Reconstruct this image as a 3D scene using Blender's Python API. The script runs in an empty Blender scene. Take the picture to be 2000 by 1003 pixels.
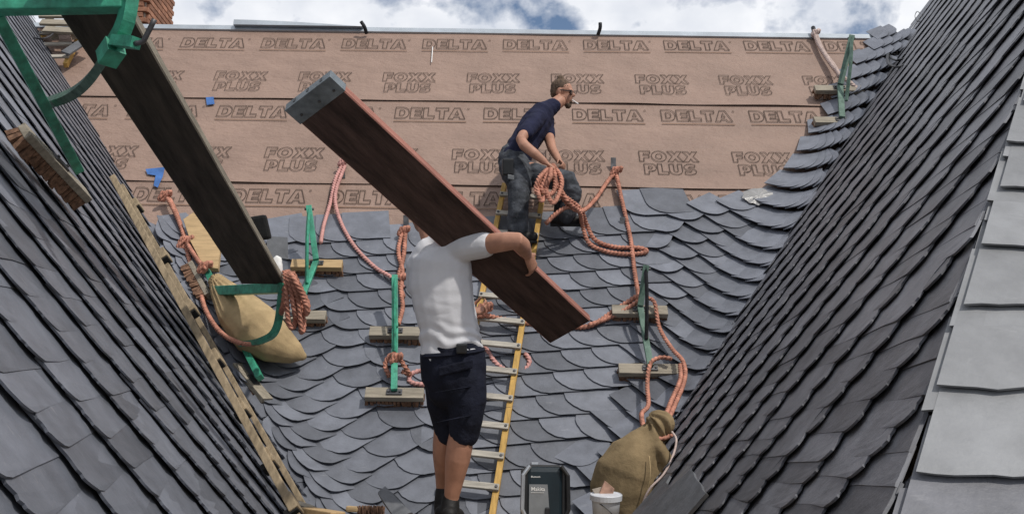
import bpy, bmesh, math, random
import numpy as np
from mathutils import Vector, Matrix, noise
random.seed(7)
R = math.radians
scn = bpy.context.scene
C = scn.collection
# ------------------------------------------------------------------ camera
F = 2000.0                                   # focal length in photo pixels (photo 2000 x 1003)
PIT = math.atan((900 - 501.5) / F); ROLL = R(0.8)
cp, sp = math.cos(PIT), math.sin(PIT)
FW = Vector((0, cp, sp)); U0 = Vector((0, -sp, cp)); R0 = Vector((1, 0, 0))
CR = R0 * math.cos(ROLL) + U0 * math.sin(ROLL)
CU = U0 * math.cos(ROLL) - R0 * math.sin(ROLL)
cam = bpy.data.cameras.new('camera'); cam.sensor_width = 36; cam.lens = 36 * F / 2000
cam.clip_start = 0.05; cam.clip_end = 2000
co = bpy.data.objects.new('camera', cam); C.objects.link(co)
co.matrix_world = Matrix((CR, CU, -FW)).transposed().to_4x4()
scn.camera = co
# ------------------------------------------------------------------ sky and sun
SUN = Vector((0.42, -0.42, 0.80)).normalized()
sel = math.asin(SUN.z); saz = math.atan2(SUN.x, SUN.y)
w = bpy.data.worlds.new('World'); scn.world = w; w.use_nodes = True
nt = w.node_tree; nt.nodes.clear()
def N(nt, t, **k):
    n = nt.nodes.new(t)
    for a, b in k.items():
        if a == 'inp':
            for i, v in b.items(): n.inputs[i].default_value = v
        else: setattr(n, a, b)
    return n
sky = N(nt, 'ShaderNodeTexSky', sky_type='NISHITA', sun_disc=False, sun_elevation=sel, sun_rotation=saz)
tc = N(nt, 'ShaderNodeTexCoord')
mp = N(nt, 'ShaderNodeMapping'); mp.inputs['Scale'].default_value = (2.6, 2.6, 3.4); mp.inputs['Location'].default_value = (0.35, 0.1, 0.2)
n1 = N(nt, 'ShaderNodeTexNoise', inp={'Scale': 3.6, 'Detail': 8.0, 'Roughness': 0.55, 'Distortion': 0.1})
rp = N(nt, 'ShaderNodeValToRGB'); rp.color_ramp.elements[0].position = 0.365; rp.color_ramp.elements[1].position = 0.48
n2 = N(nt, 'ShaderNodeTexNoise', inp={'Scale': 5.0, 'Detail': 5.0})
cr = N(nt, 'ShaderNodeValToRGB')
cr.color_ramp.elements[0].position = 0.3; cr.color_ramp.elements[0].color = (6.4, 6.8, 7.6, 1)
cr.color_ramp.elements[1].position = 0.7; cr.color_ramp.elements[1].color = (9.4, 9.5, 9.8, 1)
mx = N(nt, 'ShaderNodeMix', data_type='RGBA')
bg = N(nt, 'ShaderNodeBackground', inp={'Strength': 0.1}); wo = N(nt, 'ShaderNodeOutputWorld')
L = nt.links.new
L(tc.outputs['Generated'], mp.inputs['Vector']); L(mp.outputs[0], n1.inputs['Vector']); L(mp.outputs[0], n2.inputs['Vector'])
L(n1.outputs['Fac'], rp.inputs[0]); L(n2.outputs['Fac'], cr.inputs[0])
L(rp.outputs[0], mx.inputs[0]); L(sky.outputs[0], mx.inputs[6]); L(cr.outputs[0], mx.inputs[7])
L(mx.outputs[2], bg.inputs[0]); L(bg.outputs[0], wo.inputs[0])
sl = bpy.data.lights.new('sun', 'SUN'); sl.energy = 2.5; sl.angle = R(2); sl.color = (1, 0.95, 0.87)
so = bpy.data.objects.new('sun', sl); C.objects.link(so)
so.rotation_euler = SUN.to_track_quat('Z', 'Y').to_euler()
scn.view_settings.view_transform = 'Standard'; scn.view_settings.look = 'None'
scn.view_settings.exposure = 0.08; scn.view_settings.gamma = 1
# ------------------------------------------------------------------ photo geometry
def ray(x, y):
    return FW + CR * ((x - 1000) / F) - CU * ((y - 501.5) / F)
def PX(x, y, z): return ray(x, y) * z        # pixel at a camera depth
TH = math.atan((501.5 + 1350) / F) + PIT     # pitch of the main roof
NM = Vector((0, -math.sin(TH), math.cos(TH))); UM = Vector((0, math.cos(TH), math.sin(TH)))
def hit(n, p, x, y, h=0.0):
    r = ray(x, y); return r * (n.dot(p + n * h) / n.dot(r))
P0 = ray(1000, 1000)
P0 = P0 * (1.41 / (hit(NM, P0, 1000, 366) - hit(NM, P0, 1000, 203)).length)   # one underlay sheet shows 1.41 m
def MP(x, y, h=0.0): return hit(NM, P0, x, y, h)
def muv(p): return (p - P0).dot(R0), (p - P0).dot(UM)
def MUV(u, v, h=0.0): return P0 + R0 * u + UM * v + NM * h
HL = Vector((math.sin(R(-5)), math.cos(R(-5)), 0)); HR = Vector((0, 1, 0))
def mkplane(a, b, h):
    n = (b - a).cross(h).normalized()
    if n.z < 0: n = -n
    up = n.cross(h).normalized()
    if up.z < 0: up = -up
    return n, up
PL = MP(600, 985); PLT = MP(60, 40); NL, UL = mkplane(PL, PLT, HL)
PR = MP(1215, 985); PRT = MP(1822, 0); NR, UR = mkplane(PR, PRT, HR)
def LP(x, y, h=0.0): return hit(NL, PL, x, y, h)
def RP(x, y, h=0.0): return hit(NR, PR, x, y, h)
def LHS(h_, s, d=0.0): return PL + HL * h_ + UL * s + NL * d
def RHS(h_, s, d=0.0): return PR + HR * h_ + UR * s + NR * d
kL = (muv(PLT)[0] - muv(PL)[0]) / (muv(PLT)[1] - muv(PL)[1])
kR = (muv(PRT)[0] - muv(PR)[0]) / (muv(PRT)[1] - muv(PR)[1])
def valL(v): return muv(PL)[0] + kL * (v - muv(PL)[1])
def valR(v): return muv(PR)[0] + kR * (v - muv(PR)[1])
VT = muv(MP(1000, 68))[1]                    # ridge
# ------------------------------------------------------------------ materials
def mat(name, col, rough=0.7, var=0.15, scale=6.0, bump=0.2, bscale=40.0, metal=0.0, rnd=0.0, col2=None, spec=0.3, stretch=None, bdist=0.01, pos=False, scr=0.0):
    m = bpy.data.materials.new(name); m.use_nodes = True; t = m.node_tree; t.nodes.clear(); k = t.links.new
    out = N(t, 'ShaderNodeOutputMaterial'); b = N(t, 'ShaderNodeBsdfPrincipled', inp={'Roughness': rough, 'Metallic': metal, 'Specular IOR Level': spec})
    k(b.outputs[0], out.inputs[0])
    tc = N(t, 'ShaderNodeTexCoord'); oi = N(t, 'ShaderNodeObjectInfo')
    ad = N(t, 'ShaderNodeVectorMath', operation='MULTIPLY_ADD')
    cx = N(t, 'ShaderNodeCombineXYZ'); k(oi.outputs['Random'], cx.inputs[0]); k(oi.outputs['Random'], cx.inputs[1])
    ad.inputs[1].default_value = (37, 91, 13); k(cx.outputs[0], ad.inputs[0]); k(N(t, 'ShaderNodeNewGeometry').outputs['Position'] if pos else tc.outputs['Object'], ad.inputs[2])
    src = ad.outputs[0]
    if stretch:
        mm = N(t, 'ShaderNodeMapping'); mm.inputs['Scale'].default_value = stretch; k(src, mm.inputs[0]); src = mm.outputs[0]
    n = N(t, 'ShaderNodeTexNoise', inp={'Scale': scale, 'Detail': 6.0, 'Roughness': 0.6}); k(src, n.inputs['Vector'])
    r = N(t, 'ShaderNodeValToRGB')
    c2 = col2 or tuple(min(1, x * (1 + var * 1.6)) for x in col)
    c1 = tuple(x * (1 - var * 1.6) for x in col)
    r.color_ramp.elements[0].position = 0.3; r.color_ramp.elements[1].position = 0.72
    r.color_ramp.elements[0].color = (*c1, 1) if not col2 else (*col, 1); r.color_ramp.elements[1].color = (*c2, 1)
    k(n.outputs['Fac'], r.inputs[0]); c = r.outputs[0]
    if scr:
        ms = N(t, 'ShaderNodeMapping'); ms.inputs['Scale'].default_value = (9, 26, 14); ms.inputs['Rotation'].default_value = (.5, .9, .3); k(src, ms.inputs[0])
        n3 = N(t, 'ShaderNodeTexNoise', inp={'Scale': 1.0, 'Detail': 4.0, 'Roughness': 0.7, 'Distortion': .6}); k(ms.outputs[0], n3.inputs['Vector'])
        r3 = N(t, 'ShaderNodeValToRGB'); r3.color_ramp.elements[0].position = 0.63; r3.color_ramp.elements[1].position = 0.74; k(n3.outputs['Fac'], r3.inputs[0])
        ml = N(t, 'ShaderNodeMath', operation='MULTIPLY', inp={1: scr}); k(r3.outputs[0], ml.inputs[0])
        m3 = N(t, 'ShaderNodeMix', data_type='RGBA'); k(ml.outputs[0], m3.inputs[0]); k(c, m3.inputs[6]); m3.inputs[7].default_value = (.34, .34, .35, 1); c = m3.outputs[2]
    if rnd:
        mr = N(t, 'ShaderNodeMapRange', inp={'To Min': 1 - rnd, 'To Max': 1 + rnd}); k(oi.outputs['Random'], mr.inputs[0])
        v = N(t, 'ShaderNodeVectorMath', operation='SCALE'); k(c, v.inputs[0]); k(mr.outputs[0], v.inputs['Scale']); c = v.outputs[0]
    k(c, b.inputs['Base Color'])
    if bump:
        n2 = N(t, 'ShaderNodeTexNoise', inp={'Scale': bscale, 'Detail': 5.0, 'Roughness': 0.65}); k(src, n2.inputs['Vector'])
        bp = N(t, 'ShaderNodeBump', inp={'Strength': bump, 'Distance': bdist}); k(n2.outputs['Fac'], bp.inputs['Height']); k(bp.outputs[0], b.inputs['Normal'])
    return m
M = {}
M['slate'] = mat('slate', (0.132, 0.141, 0.167), 0.46, 0.14, 7.0, 0.35, 45, rnd=0.32, spec=0.5, bdist=0.006, pos=True, scr=0.35)
M['slate_dark'] = mat('slate_dark', (0.135, 0.137, 0.152), 0.48, 0.18, 7.0, 0.4, 45, rnd=0.30, spec=0.35, bdist=0.006, pos=True, scr=0.2)
M['slate_skylit'] = mat('slate_skylit', (0.215, 0.22, 0.23), 0.5, 0.12, 6.0, 0.35, 40, rnd=0.1, spec=0.45, bdist=0.006, pos=True, scr=0.25)  # same slate on the hip face, sky brightness put into its base colour
M['slate_raw'] = mat('slate_raw', (0.12, 0.125, 0.135), 0.62, 0.15, 9, 0.4, 30, spec=0.35)
M['underlay'] = mat('underlay', (0.285, 0.195, 0.155), 0.6, 0.08, 1.6, 0.75, 2.6, spec=0.3, bdist=0.06, stretch=(1, 1.6, 1.6))
M['print'] = mat('print_ink', (0.085, 0.06, 0.048), 0.8, 0.15, 12, 0, spec=0.1)
M['print_fine'] = mat('print_fine', (0.21, 0.13, 0.09), 0.8, 0.2, 60, 0, spec=0.1)
M['board'] = mat('roof_boarding', (0.22, 0.15, 0.09), 0.8, 0.2, 5, 0.3)
M['zinc'] = mat('zinc', (0.42, 0.46, 0.50), 0.45, 0.1, 4, 0.1, 12, metal=0.4)
M['plankdark'] = mat('plank_weathered', (0.06, 0.049, 0.040), 0.85, 0.35, 4, 0.5, 24, stretch=(0.6, 5, 5), scr=0.10)
M['plankred'] = mat('plank_stained', (0.068, 0.042, 0.036), 0.85, 0.35, 5, 0.4, 30, stretch=(0.7, 4, 4), scr=0.12)
M['plankpink'] = mat('plank_edge', (0.36, 0.16, 0.125), 0.8, 0.22, 9, 0.4, 40, stretch=(0.5, 5, 5))
M['green'] = mat('green_paint', (0.045, 0.29, 0.185), 0.45, 0.3, 14, 0.25, 50, spec=0.5)
M['greenold'] = mat('green_paint_worn', (0.05, 0.10, 0.075), 0.6, 0.4, 18, 0.3, 60, col2=(0.15, 0.24, 0.19), spec=0.4)
M['steel'] = mat('steel', (0.10, 0.10, 0.105), 0.5, 0.25, 20, 0.15, 50, metal=0.7)
M['iron'] = mat('black_iron', (0.03, 0.031, 0.035), 0.5, 0.3, 20, 0.1, 50, metal=0.5)
M['wood'] = mat('grey_wood', (0.30, 0.265, 0.21), 0.8, 0.2, 8, 0.4, 40, stretch=(0.6, 5, 5))
M['woodnew'] = mat('pale_wood', (0.46, 0.32, 0.17), 0.75, 0.15, 8, 0.3, 40, stretch=(0.6, 5, 5))
M['bristle'] = mat('bristle', (0.17, 0.095, 0.06), 0.9, 0.4, 40, 0)
M['yellow'] = mat('yellow_rail', (0.48, 0.29, 0.075), 0.55, 0.2, 9, 0.2, 40, stretch=(6, 0.9, 0.9), scr=0.25)
M['rung'] = mat('rung_wood', (0.40, 0.37, 0.32), 0.75, 0.2, 10, 0.3, 40, stretch=(0.6, 5, 5))
M['rope'] = mat('salmon_rope', (0.53, 0.245, 0.175), 0.95, 0.3, 14, 0.6, 220)
M['ropepink'] = mat('pink_rope', (0.62, 0.33, 0.30), 0.9, 0.15, 20, 0.4, 150)
M['ropewhite'] = mat('pale_rope', (0.58, 0.46, 0.42), 0.9, 0.15, 20, 0.4, 150)
M['skin'] = mat('skin', (0.42, 0.215, 0.145), 0.55, 0.12, 12, 0.15, 60, spec=0.35)
M['tee'] = mat('white_tee', (0.64, 0.64, 0.67), 0.9, 0.04, 5, 0.25, 14, spec=0.1, bdist=0.01)
M['navy'] = mat('navy_tee', (0.018, 0.02, 0.045), 0.9, 0.2, 6, 0.4, 14, spec=0.15, bdist=0.03)
M['shorts'] = mat('black_shorts', (0.012, 0.014, 0.026), 0.85, 0.25, 7, 0.5, 12, spec=0.2, bdist=0.03)
M['jeans'] = mat('worn_jeans', (0.072, 0.078, 0.090), 0.9, 0.4, 9, 0.5, 18, spec=0.15, bdist=0.03)
M['boot'] = mat('black_boot', (0.014, 0.013, 0.013), 0.6, 0.3, 12, 0.3, 40)
M['hair'] = mat('brown_hair', (0.12, 0.08, 0.055), 0.8, 0.35, 30, 0.6, 90, stretch=(1, 1, 0.3))
M['blackp'] = mat('black_plastic', (0.016, 0.017, 0.019), 0.4, 0.2, 12, 0.1, 60, spec=0.5)
M['teal'] = mat('radio_teal', (0.006, 0.016, 0.023), 0.4, 0.15, 8, 0.08, 90, spec=0.5)
M['greyp'] = mat('grey_plastic', (0.20, 0.21, 0.22), 0.45, 0.1, 12, 0.1, 60, spec=0.5)
M['chrome'] = mat('silver_bar', (0.48, 0.50, 0.53), 0.35, 0.1, 12, 0, metal=0.6)
M['whitep'] = mat('white_plastic', (0.58, 0.60, 0.64), 0.4, 0.08, 9, 0.05, 40, spec=0.5)
M['lath'] = mat('lath_wood', (0.31, 0.24, 0.155), 0.8, 0.25, 8, 0.4, 40, stretch=(4, 1, 1.5), scr=0.15)
M['cap'] = mat('plank_cap', (0.17, 0.195, 0.215), 0.5, 0.25, 14, 0.2, 40, metal=0.3)
M['canvas'] = mat('olive_canvas', (0.25, 0.185, 0.105), 0.9, 0.22, 6, 0.6, 26, spec=0.1)
M['canvas2'] = mat('beige_canvas', (0.40, 0.295, 0.165), 0.9, 0.18, 5, 0.5, 24, spec=0.1)
M['copper'] = mat('copper', (0.58, 0.23, 0.15), 0.45, 0.3, 12, 0.25, 30, metal=0.3)
M['brick'] = mat('brick', (0.33, 0.16, 0.10), 0.85, 0.25, 8, 0.4, 40, rnd=0.25)
M['mortar'] = mat('mortar', (0.36, 0.31, 0.26), 0.9, 0.15, 15, 0.3, 40)
M['bluetape'] = mat('blue_tape', (0.05, 0.14, 0.38), 0.5, 0.2, 10, 0.3, 20)
M['film'] = mat('clear_film', (0.27, 0.265, 0.26), 0.3, 0.12, 9, 0.6, 14, spec=0.6)
M['rubber'] = mat('black_rubber', (0.012, 0.012, 0.012), 0.7, 0.2, 12, 0.3, 40)
M['tile'] = mat('clay_shard', (0.50, 0.30, 0.22), 0.85, 0.3, 14, 0.4, 40)
M['lead'] = mat('lead_sheet', (0.16, 0.165, 0.175), 0.5, 0.2, 6, 0.2, 20, metal=0.4)
M['deck'] = mat('scaffold_board', (0.26, 0.20, 0.13), 0.85, 0.25, 7, 0.4, 30, stretch=(0.6, 6, 6))
M['ground'] = mat('ground', (0.12, 0.12, 0.11), 0.9, 0.3, 0.4, 0.2, 2)
M['white'] = mat('white_paper', (0.75, 0.74, 0.72), 0.7, 0.05, 20, 0)
M['lens'] = mat('dark_lens', (0.012, 0.011, 0.010), 0.15, 0.1, 9, 0, spec=0.6)
# ------------------------------------------------------------------ mesh helpers
def obj(name, me, m, parent=None, label=None, cat=None, group=None, kind=None):
    if isinstance(me, bmesh.types.BMesh):
        b = me; me = bpy.data.meshes.new(name); bmesh.ops.recalc_face_normals(b, faces=b.faces); b.to_mesh(me); b.free()
    if m and not me.materials: me.materials.append(M[m])
    o = bpy.data.objects.new(name, me); C.objects.link(o)
    if parent:
        o.parent = parent; o.matrix_parent_inverse = Matrix.Translation(-parent.location)
    tag(o, label, cat, group, kind); return o
def tag(o, label=None, cat=None, group=None, kind=None):
    if label: o['label'] = label
    if cat: o['category'] = cat
    if group: o['group'] = group
    if kind: o['kind'] = kind
    return o
def thing(name, label, cat, loc=(0, 0, 0), group=None):
    o = bpy.data.objects.new(name, None); C.objects.link(o); o.location = loc; o.empty_display_size = 0.1
    return tag(o, label, cat, group)
def BM(): return bmesh.new()
def box(b, c, ax, ay, az, bev=0.0):
    """box from centre and three half-axis vectors"""
    v = [b.verts.new(c + ax * i + ay * j + az * k) for i in (-1, 1) for j in (-1, 1) for k in (-1, 1)]
    fs = [b.faces.new([v[i] for i in q]) for q in ((0, 1, 3, 2), (4, 6, 7, 5), (0, 4, 5, 1), (2, 3, 7, 6), (0, 2, 6, 4), (1, 5, 7, 3))]
    if bev:
        es = list({e for f in fs for e in f.edges})
        bmesh.ops.recalc_face_normals(b, faces=fs)
        bmesh.ops.bevel(b, geom=es, offset=bev, segments=2, affect='EDGES', profile=0.6)
    return b
def frame(d, up=Vector((0, 0, 1))):
    d = d.normalized(); s = d.cross(up)
    if s.length < 1e-4: s = d.cross(Vector((1, 0, 0)))
    s.normalize(); return d, s, s.cross(d).normalized()
def bar(b, p, q, wd, th, up=Vector((0, 0, 1)), bev=0.0):
    d, s, u = frame(q - p, up); return box(b, (p + q) / 2, d * ((q - p).length / 2), s * wd / 2, u * th / 2, bev)
def spline(pts, step=0.03):
    pts = [Vector(p) for p in pts]
    if len(pts) == 2: pts = [pts[0], (pts[0] + pts[1]) / 2, pts[1]]
    ext = [pts[0] * 2 - pts[1]] + pts + [pts[-1] * 2 - pts[-2]]; out = []
    for i in range(1, len(ext) - 2):
        a, p, q, d = ext[i - 1:i + 3]; n = max(2, int((q - p).length / step))
        for k in range(n):
            t = k / n; out.append(0.5 * ((2 * p) + (q - a) * t + (2 * a - 5 * p + 4 * q - d) * t * t + (3 * p - a - 3 * q + d) * t ** 3))
    out.append(pts[-1]); return out
def sweep(b, path, rad, ns=8, lobes=0, twist=0.0, depth=0.0, flat=1.0, cap=True, up=Vector((0, 0, 1))):
    rings = []; t0 = None; s = None; ang = 0.0
    for i, p in enumerate(path):
        t = (path[min(i + 1, len(path) - 1)] - path[max(i - 1, 0)])
        t = t.normalized() if t.length > 1e-9 else t0
        if s is None: _, s, _ = frame(t, up)
        else:
            s = s - t * s.dot(t); s.normalize()
        u = s.cross(t); t0 = t
        if i: ang += twist * (path[i] - path[i - 1]).length
        r = rad(i / (len(path) - 1)) if callable(rad) else rad
        ring = []
        for k in range(ns):
            a = 2 * math.pi * k / ns; rr = r * (1 + depth * math.cos(lobes * a)) if lobes else r
            ring.append(b.verts.new(p + s * (rr * math.cos(a + ang)) + u * (rr * flat * math.sin(a + ang))))
        rings.append(ring)
    for i in range(len(rings) - 1):
        for k in range(ns): b.faces.new((rings[i][k], rings[i][(k + 1) % ns], rings[i + 1][(k + 1) % ns], rings[i + 1][k]))
    if cap: b.faces.new(rings[0]); b.faces.new(list(reversed(rings[-1])))
    return b
def smooth(o):
    for p in o.data.polygons: p.use_smooth = True
    return o
def tube(b, p, q, r, ns=8): return sweep(b, [Vector(p), Vector(q)], r, ns)
def grid_prism(b, loop, n, t):
    """closed prism from a planar loop, pushed down -n*t"""
    a = [b.verts.new(p) for p in loop]; c = [b.verts.new(p - n * t) for p in loop]
    b.faces.new(a); b.faces.new(list(reversed(c)))
    for i in range(len(a)): b.faces.new((a[i], c[i], c[(i + 1) % len(a)], a[(i + 1) % len(a)]))
# ------------------------------------------------------------------ ground, deck, gutter
g = BM(); bmesh.ops.create_grid(g, x_segments=4, y_segments=4, size=400); bmesh.ops.translate(g, verts=g.verts, vec=(0, 0, -9))
obj('ground', g, 'ground', kind='structure')
ZD = PX(880, 1020, 5.43).z                    # scaffold deck under the carrier's shoes
deck = thing('scaffold_deck', 'wooden scaffold deck under the feet of the man carrying the plank', 'scaffold', (0, 3.5, ZD))
for i in range(9):
    b = BM(); x0 = -1.02 + i * 0.2
    box(b, Vector((x0, 4.0, ZD - 0.022)), Vector((0.097, 0, 0)), Vector((0, 1.9 + random.uniform(-.02, .02), 0)), Vector((0, 0, 0.02)), 0.004); obj('plank', b, 'deck', deck)
for y in (2.4, 5.4):
    b = BM(); tube(b, Vector((-1.3, y, ZD - 0.07)), Vector((1.0, y, ZD - 0.07)), 0.024); obj('tube', b, 'steel', deck)
for x in (-1.08, 0.74):
    for y in (2.4, 5.4):
        b = BM(); tube(b, Vector((x, y, -9)), Vector((x, y, ZD - 0.05)), 0.024); obj('leg', b, 'steel', deck)
# ------------------------------------------------------------------ slate meshes
def slate_mesh(outline, zf, th, name, m):
    """plate from a 2D outline; zf(x, y) is the height of its underside"""
    b = BM(); top = [b.verts.new((x, y, zf(x, y) + th)) for x, y in outline]; bot = [b.verts.new((x * 0.985 + 0.008, y * 0.99 + 0.012, zf(x, y))) for x, y in outline]
    b.faces.new(top); b.faces.new(list(reversed(bot)))
    for i in range(len(top)): b.faces.new((top[i], bot[i], bot[(i + 1) % len(top)], top[(i + 1) % len(top)]))
    bmesh.ops.triangulate(b, faces=[f for f in b.faces if len(f.verts) > 4]); bmesh.ops.recalc_face_normals(b, faces=b.faces)
    me = bpy.data.meshes.new(name); b.to_mesh(me); b.free(); me.materials.append(M[m]); return me
def j(a): return random.uniform(-a, a)
def main_outline():
    o = [(0.0, 1.95), (0.0, 1.4), (0.005, 0.98)]
    for k in range(1, 12):
        a = k / 11 * math.pi / 2; o.append((0.9 - 0.9 * math.cos(a) ** 0.95 + j(.012), 0.98 * (1 - math.sin(a) ** 1.0) + j(.012)))
    return o + [(1.3, j(.02)), (1.75, j(.02)), (1.75, 1.95)]
def wing_outline(g=0.13):
    o = [(g, 2.4), (g + j(.01), 1.5)] + [(g * (y - .3) + j(.017), y) for y in (1.15, 1.0, 0.86, 0.74, 0.62, 0.5, 0.4, 0.31)]
    for k in range(1, 6):
        a = k / 5 * math.pi / 2; o.append((0.15 * (1 - math.cos(a)) + j(.005), 0.30 * (1 - math.sin(a)) - 0.06 * math.sin(a) + j(.02)))
    return o + [(0.55, 0.0 + j(.04)), (1.0, 0.04 + j(.04)), (1.45, 0.05), (1.45, 2.4)]
SM = [slate_mesh(main_outline(), lambda x, y: 0.020 * (1 - x / 1.75) + 0.032 * (1 - y / 1.3), 0.0078, 'slate', 'slate') for _ in range(10)]
SK = [slate_mesh(main_outline(), lambda x, y: 0.036 * (1 - x / 1.75) + 0.033 * (1 - y / 1.3), 0.009, 'slate', 'slate') for _ in range(8)]
def wings(m, lift=0.046, th=0.0115, g=0.14): return [slate_mesh(wing_outline(g), lambda x, y: lift * (1 - x / 1.2) + (0.001 + lift * 0.3 * max(0, 1 - x / .22)) * (1 - y), th, 'slate', m) for _ in range(12)]
WL = wings('slate', 0.030, 0.0095); WR = wings('slate_dark', 0.023, 0.0085, 0.24)
slates = {}                                     # roof -> list of (px size, mesh, matrix)
def put(key, me, p, e1, e2, n, sx, sy, ext):
    mtx = Matrix(((e1.x * sx, e2.x * sy, n.x, p.x), (e1.y * sx, e2.y * sy, n.y, p.y), (e1.z * sx, e2.z * sy, n.z, p.z), (0, 0, 0, 1)))
    d = p.dot(FW); x = 1000 + F * p.dot(CR) / d if d > .3 else 9e9; y = 501.5 - F * p.dot(CU) / d if d > .3 else 9e9
    inside = -150 < x < 2150 and -150 < y < 1150
    slates.setdefault(key, []).append((sx * sy / max(d, .3) ** 2 * (1 if inside else 1e-3), me, mtx))
def flush(key, parent, m, cap=295):
    ls = sorted(slates[key], key=lambda q: -q[0])
    for a, me, mtx in ls[:cap]:
        o = bpy.data.objects.new('slate', me); C.objects.link(o); o.parent = parent; o.matrix_parent_inverse = Matrix.Translation(-parent.location) @ mtx
    if len(ls) > cap:
        vs_, fs_ = [], []
        for a, me, mtx in ls[cap:]:
            n0 = len(vs_); vs_ += [mtx @ v.co for v in me.vertices]; fs_ += [[n0 + q for q in p.vertices] for p in me.polygons]
        me = bpy.data.meshes.new('small_slates'); me.from_pydata(vs_, [], fs_); obj('small_slates', me, m, parent, kind='stuff')
# ------------------------------------------------------------------ main roof
roof = thing('slate_roof', 'steep roof slope behind both men, slated below and brown printed underlay above', 'roof', P0)
b = BM(); grid_prism(b, [MUV(-9, -0.02, -0.03), MUV(9, -0.02, -0.03), MUV(9, VT, -0.03), MUV(-9, VT, -0.03)], NM, 0.12); obj('boarding', b, 'board', roof)
bk = Vector((0, math.cos(TH), -math.sin(TH)))
b = BM(); grid_prism(b, [MUV(-9, VT, -0.03), MUV(9, VT, -0.03), MUV(9, VT, -0.03) + bk * 7, MUV(-9, VT, -0.03) + bk * 7], Vector((0, math.sin(TH), math.cos(TH))), 0.12); obj('boarding', b, 'board', roof)
vs = [muv(MP(1000, 366))[1], muv(MP(1000, 203))[1]]
bands = [(1.5, vs[0] + .1), (vs[0], vs[1] + .1), (vs[1], VT - 0.02)]
sheets = []
for k, (va, vb) in enumerate(bands):
    b = BM(); nx, ny = 160, 10; vv = []
    for jx in range(ny + 1):
        for i in range(nx + 1):
            u = -8.5 + 17 * i / nx; t = jx / ny
            v = va + (vb - va) * t; lift = (0.005 + 0.006 * k) + (0.012 + 0.01 * noise.noise((u * 1.3, k * 7.1, 0))) * (max(0, 1 - t * 10)) + 0.004 * noise.noise((u * 0.9, v * 1.4, k))
            if jx == 0: v += 0.012 * noise.noise((u * 0.8, 3.3, k * 5)) - 0.004 * u * 0
            vv.append(b.verts.new(MUV(u, v, lift)))
    for jx in range(ny):
        for i in range(nx): b.faces.new([vv[a] for a in (jx * (nx + 1) + i, jx * (nx + 1) + i + 1, (jx + 1) * (nx + 1) + i + 1, (jx + 1) * (nx + 1) + i)])
    sheets.append(smooth(obj('underlay_sheet', b, 'underlay', roof)))
# block letters as outlines
def arc(cx, cy, rx, ry, a0, a1, n=7): return [(cx + rx * math.cos(R(a0 + (a1 - a0) * i / n)), cy + ry * math.sin(R(a0 + (a1 - a0) * i / n))) for i in range(n + 1)]
GL = {
 'D': (0.95, [[(0, 0)] + arc(0.5, 0.5, 0.42, 0.5, -90, 90) + [(0, 1)], [(0.3, 0.25)] + arc(0.48, 0.5, 0.15, 0.25, -90, 90, 5) + [(0.3, 0.75)]]),
 'E': (0.80, [[(0, 0), (.76, 0), (.76, .24), (.3, .24), (.3, .39), (.7, .39), (.7, .61), (.3, .61), (.3, .76), (.76, .76), (.76, 1), (0, 1)]]),
 'L': (0.74, [[(0, 0), (.72, 0), (.72, .26), (.3, .26), (.3, 1), (0, 1)]]),
 'T': (0.84, [[(.27, 0), (.57, 0), (.57, .74), (.84, .74), (.84, 1), (0, 1), (0, .74), (.27, .74)]]),
 'A': (1.05, [[(-.05, 0), (.27, 0), (.32, .17), (.66, .17), (.72, 0), (1.05, 0), (.68, 1), (.32, 1)], [(.38, .38), (.61, .38), (.5, .76)]]),
 'F': (0.80, [[(0, 0), (.3, 0), (.3, .36), (.68, .36), (.68, .6), (.3, .6), (.3, .76), (.76, .76), (.76, 1), (0, 1)]]),
 'O': (1.05, [arc(0.5, .5, .52, .52, 0, 345, 15), arc(.5, .5, .22, .25, 0, 330, 11)]),
 'X': (1.02, [[(-.02, 0), (.34, 0), (.5, .28), (.66, 0), (1.04, 0), (.70, .52), (1.0, 1), (.66, 1), (.5, .74), (.36, 1), (0, 1), (.32, .52)]]),
 'P': (0.86, [[(0, 0), (.3, 0), (.3, .3), (.5, .3)] + arc(.5, .65, .34, .35, -90, 90) + [(0, 1)], [(.3, .53), (.46, .53)] + arc(.46, .64, .10, .12, -80, 80, 3) + [(.3, .77)]]),
 'U': (0.92, [[(0, 1), (0, .4)] + arc(.44, .36, .44, .38, 180, 360) + [(.88, 1), (.58, 1), (.58, .4)] + arc(.44, .38, .14, .15, 0, -180, 5) + [(.3, 1)]]),
 'S': (0.88, [[(.04, .06), (.25, -.01), (.5, 0), (.78, .12), (.84, .33), (.74, .5), (.5, .58), (.33, .66), (.42, .76), (.58, .76), (.76, .70), (.8, .93), (.55, 1.02), (.3, 1), (.08, .88), (.02, .68), (.12, .5), (.4, .41), (.53, .34), (.45, .25), (.3, .25), (.08, .32)]]),
}
def stroke(b, loop, t, z=0.0):
    n = len(loop); A = []; B_ = []
    for i in range(n):
        p = Vector(loop[i]); a = (p - Vector(loop[i - 1])).normalized(); c = (Vector(loop[(i + 1) % n]) - p).normalized()
        na = Vector((-a.y, a.x)); nc = Vector((-c.y, c.x)); m_ = na + nc
        m_ = m_.normalized() if m_.length > .2 else na
        k = min(2.2, 1 / max(.35, m_.dot(na)))
        A.append(b.verts.new((*(p + m_ * t * k), z))); B_.append(b.verts.new((*(p - m_ * t * k), z)))
    for i in range(n): b.faces.new((A[i], A[(i + 1) % n], B_[(i + 1) % n], B_[i]))
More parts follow.
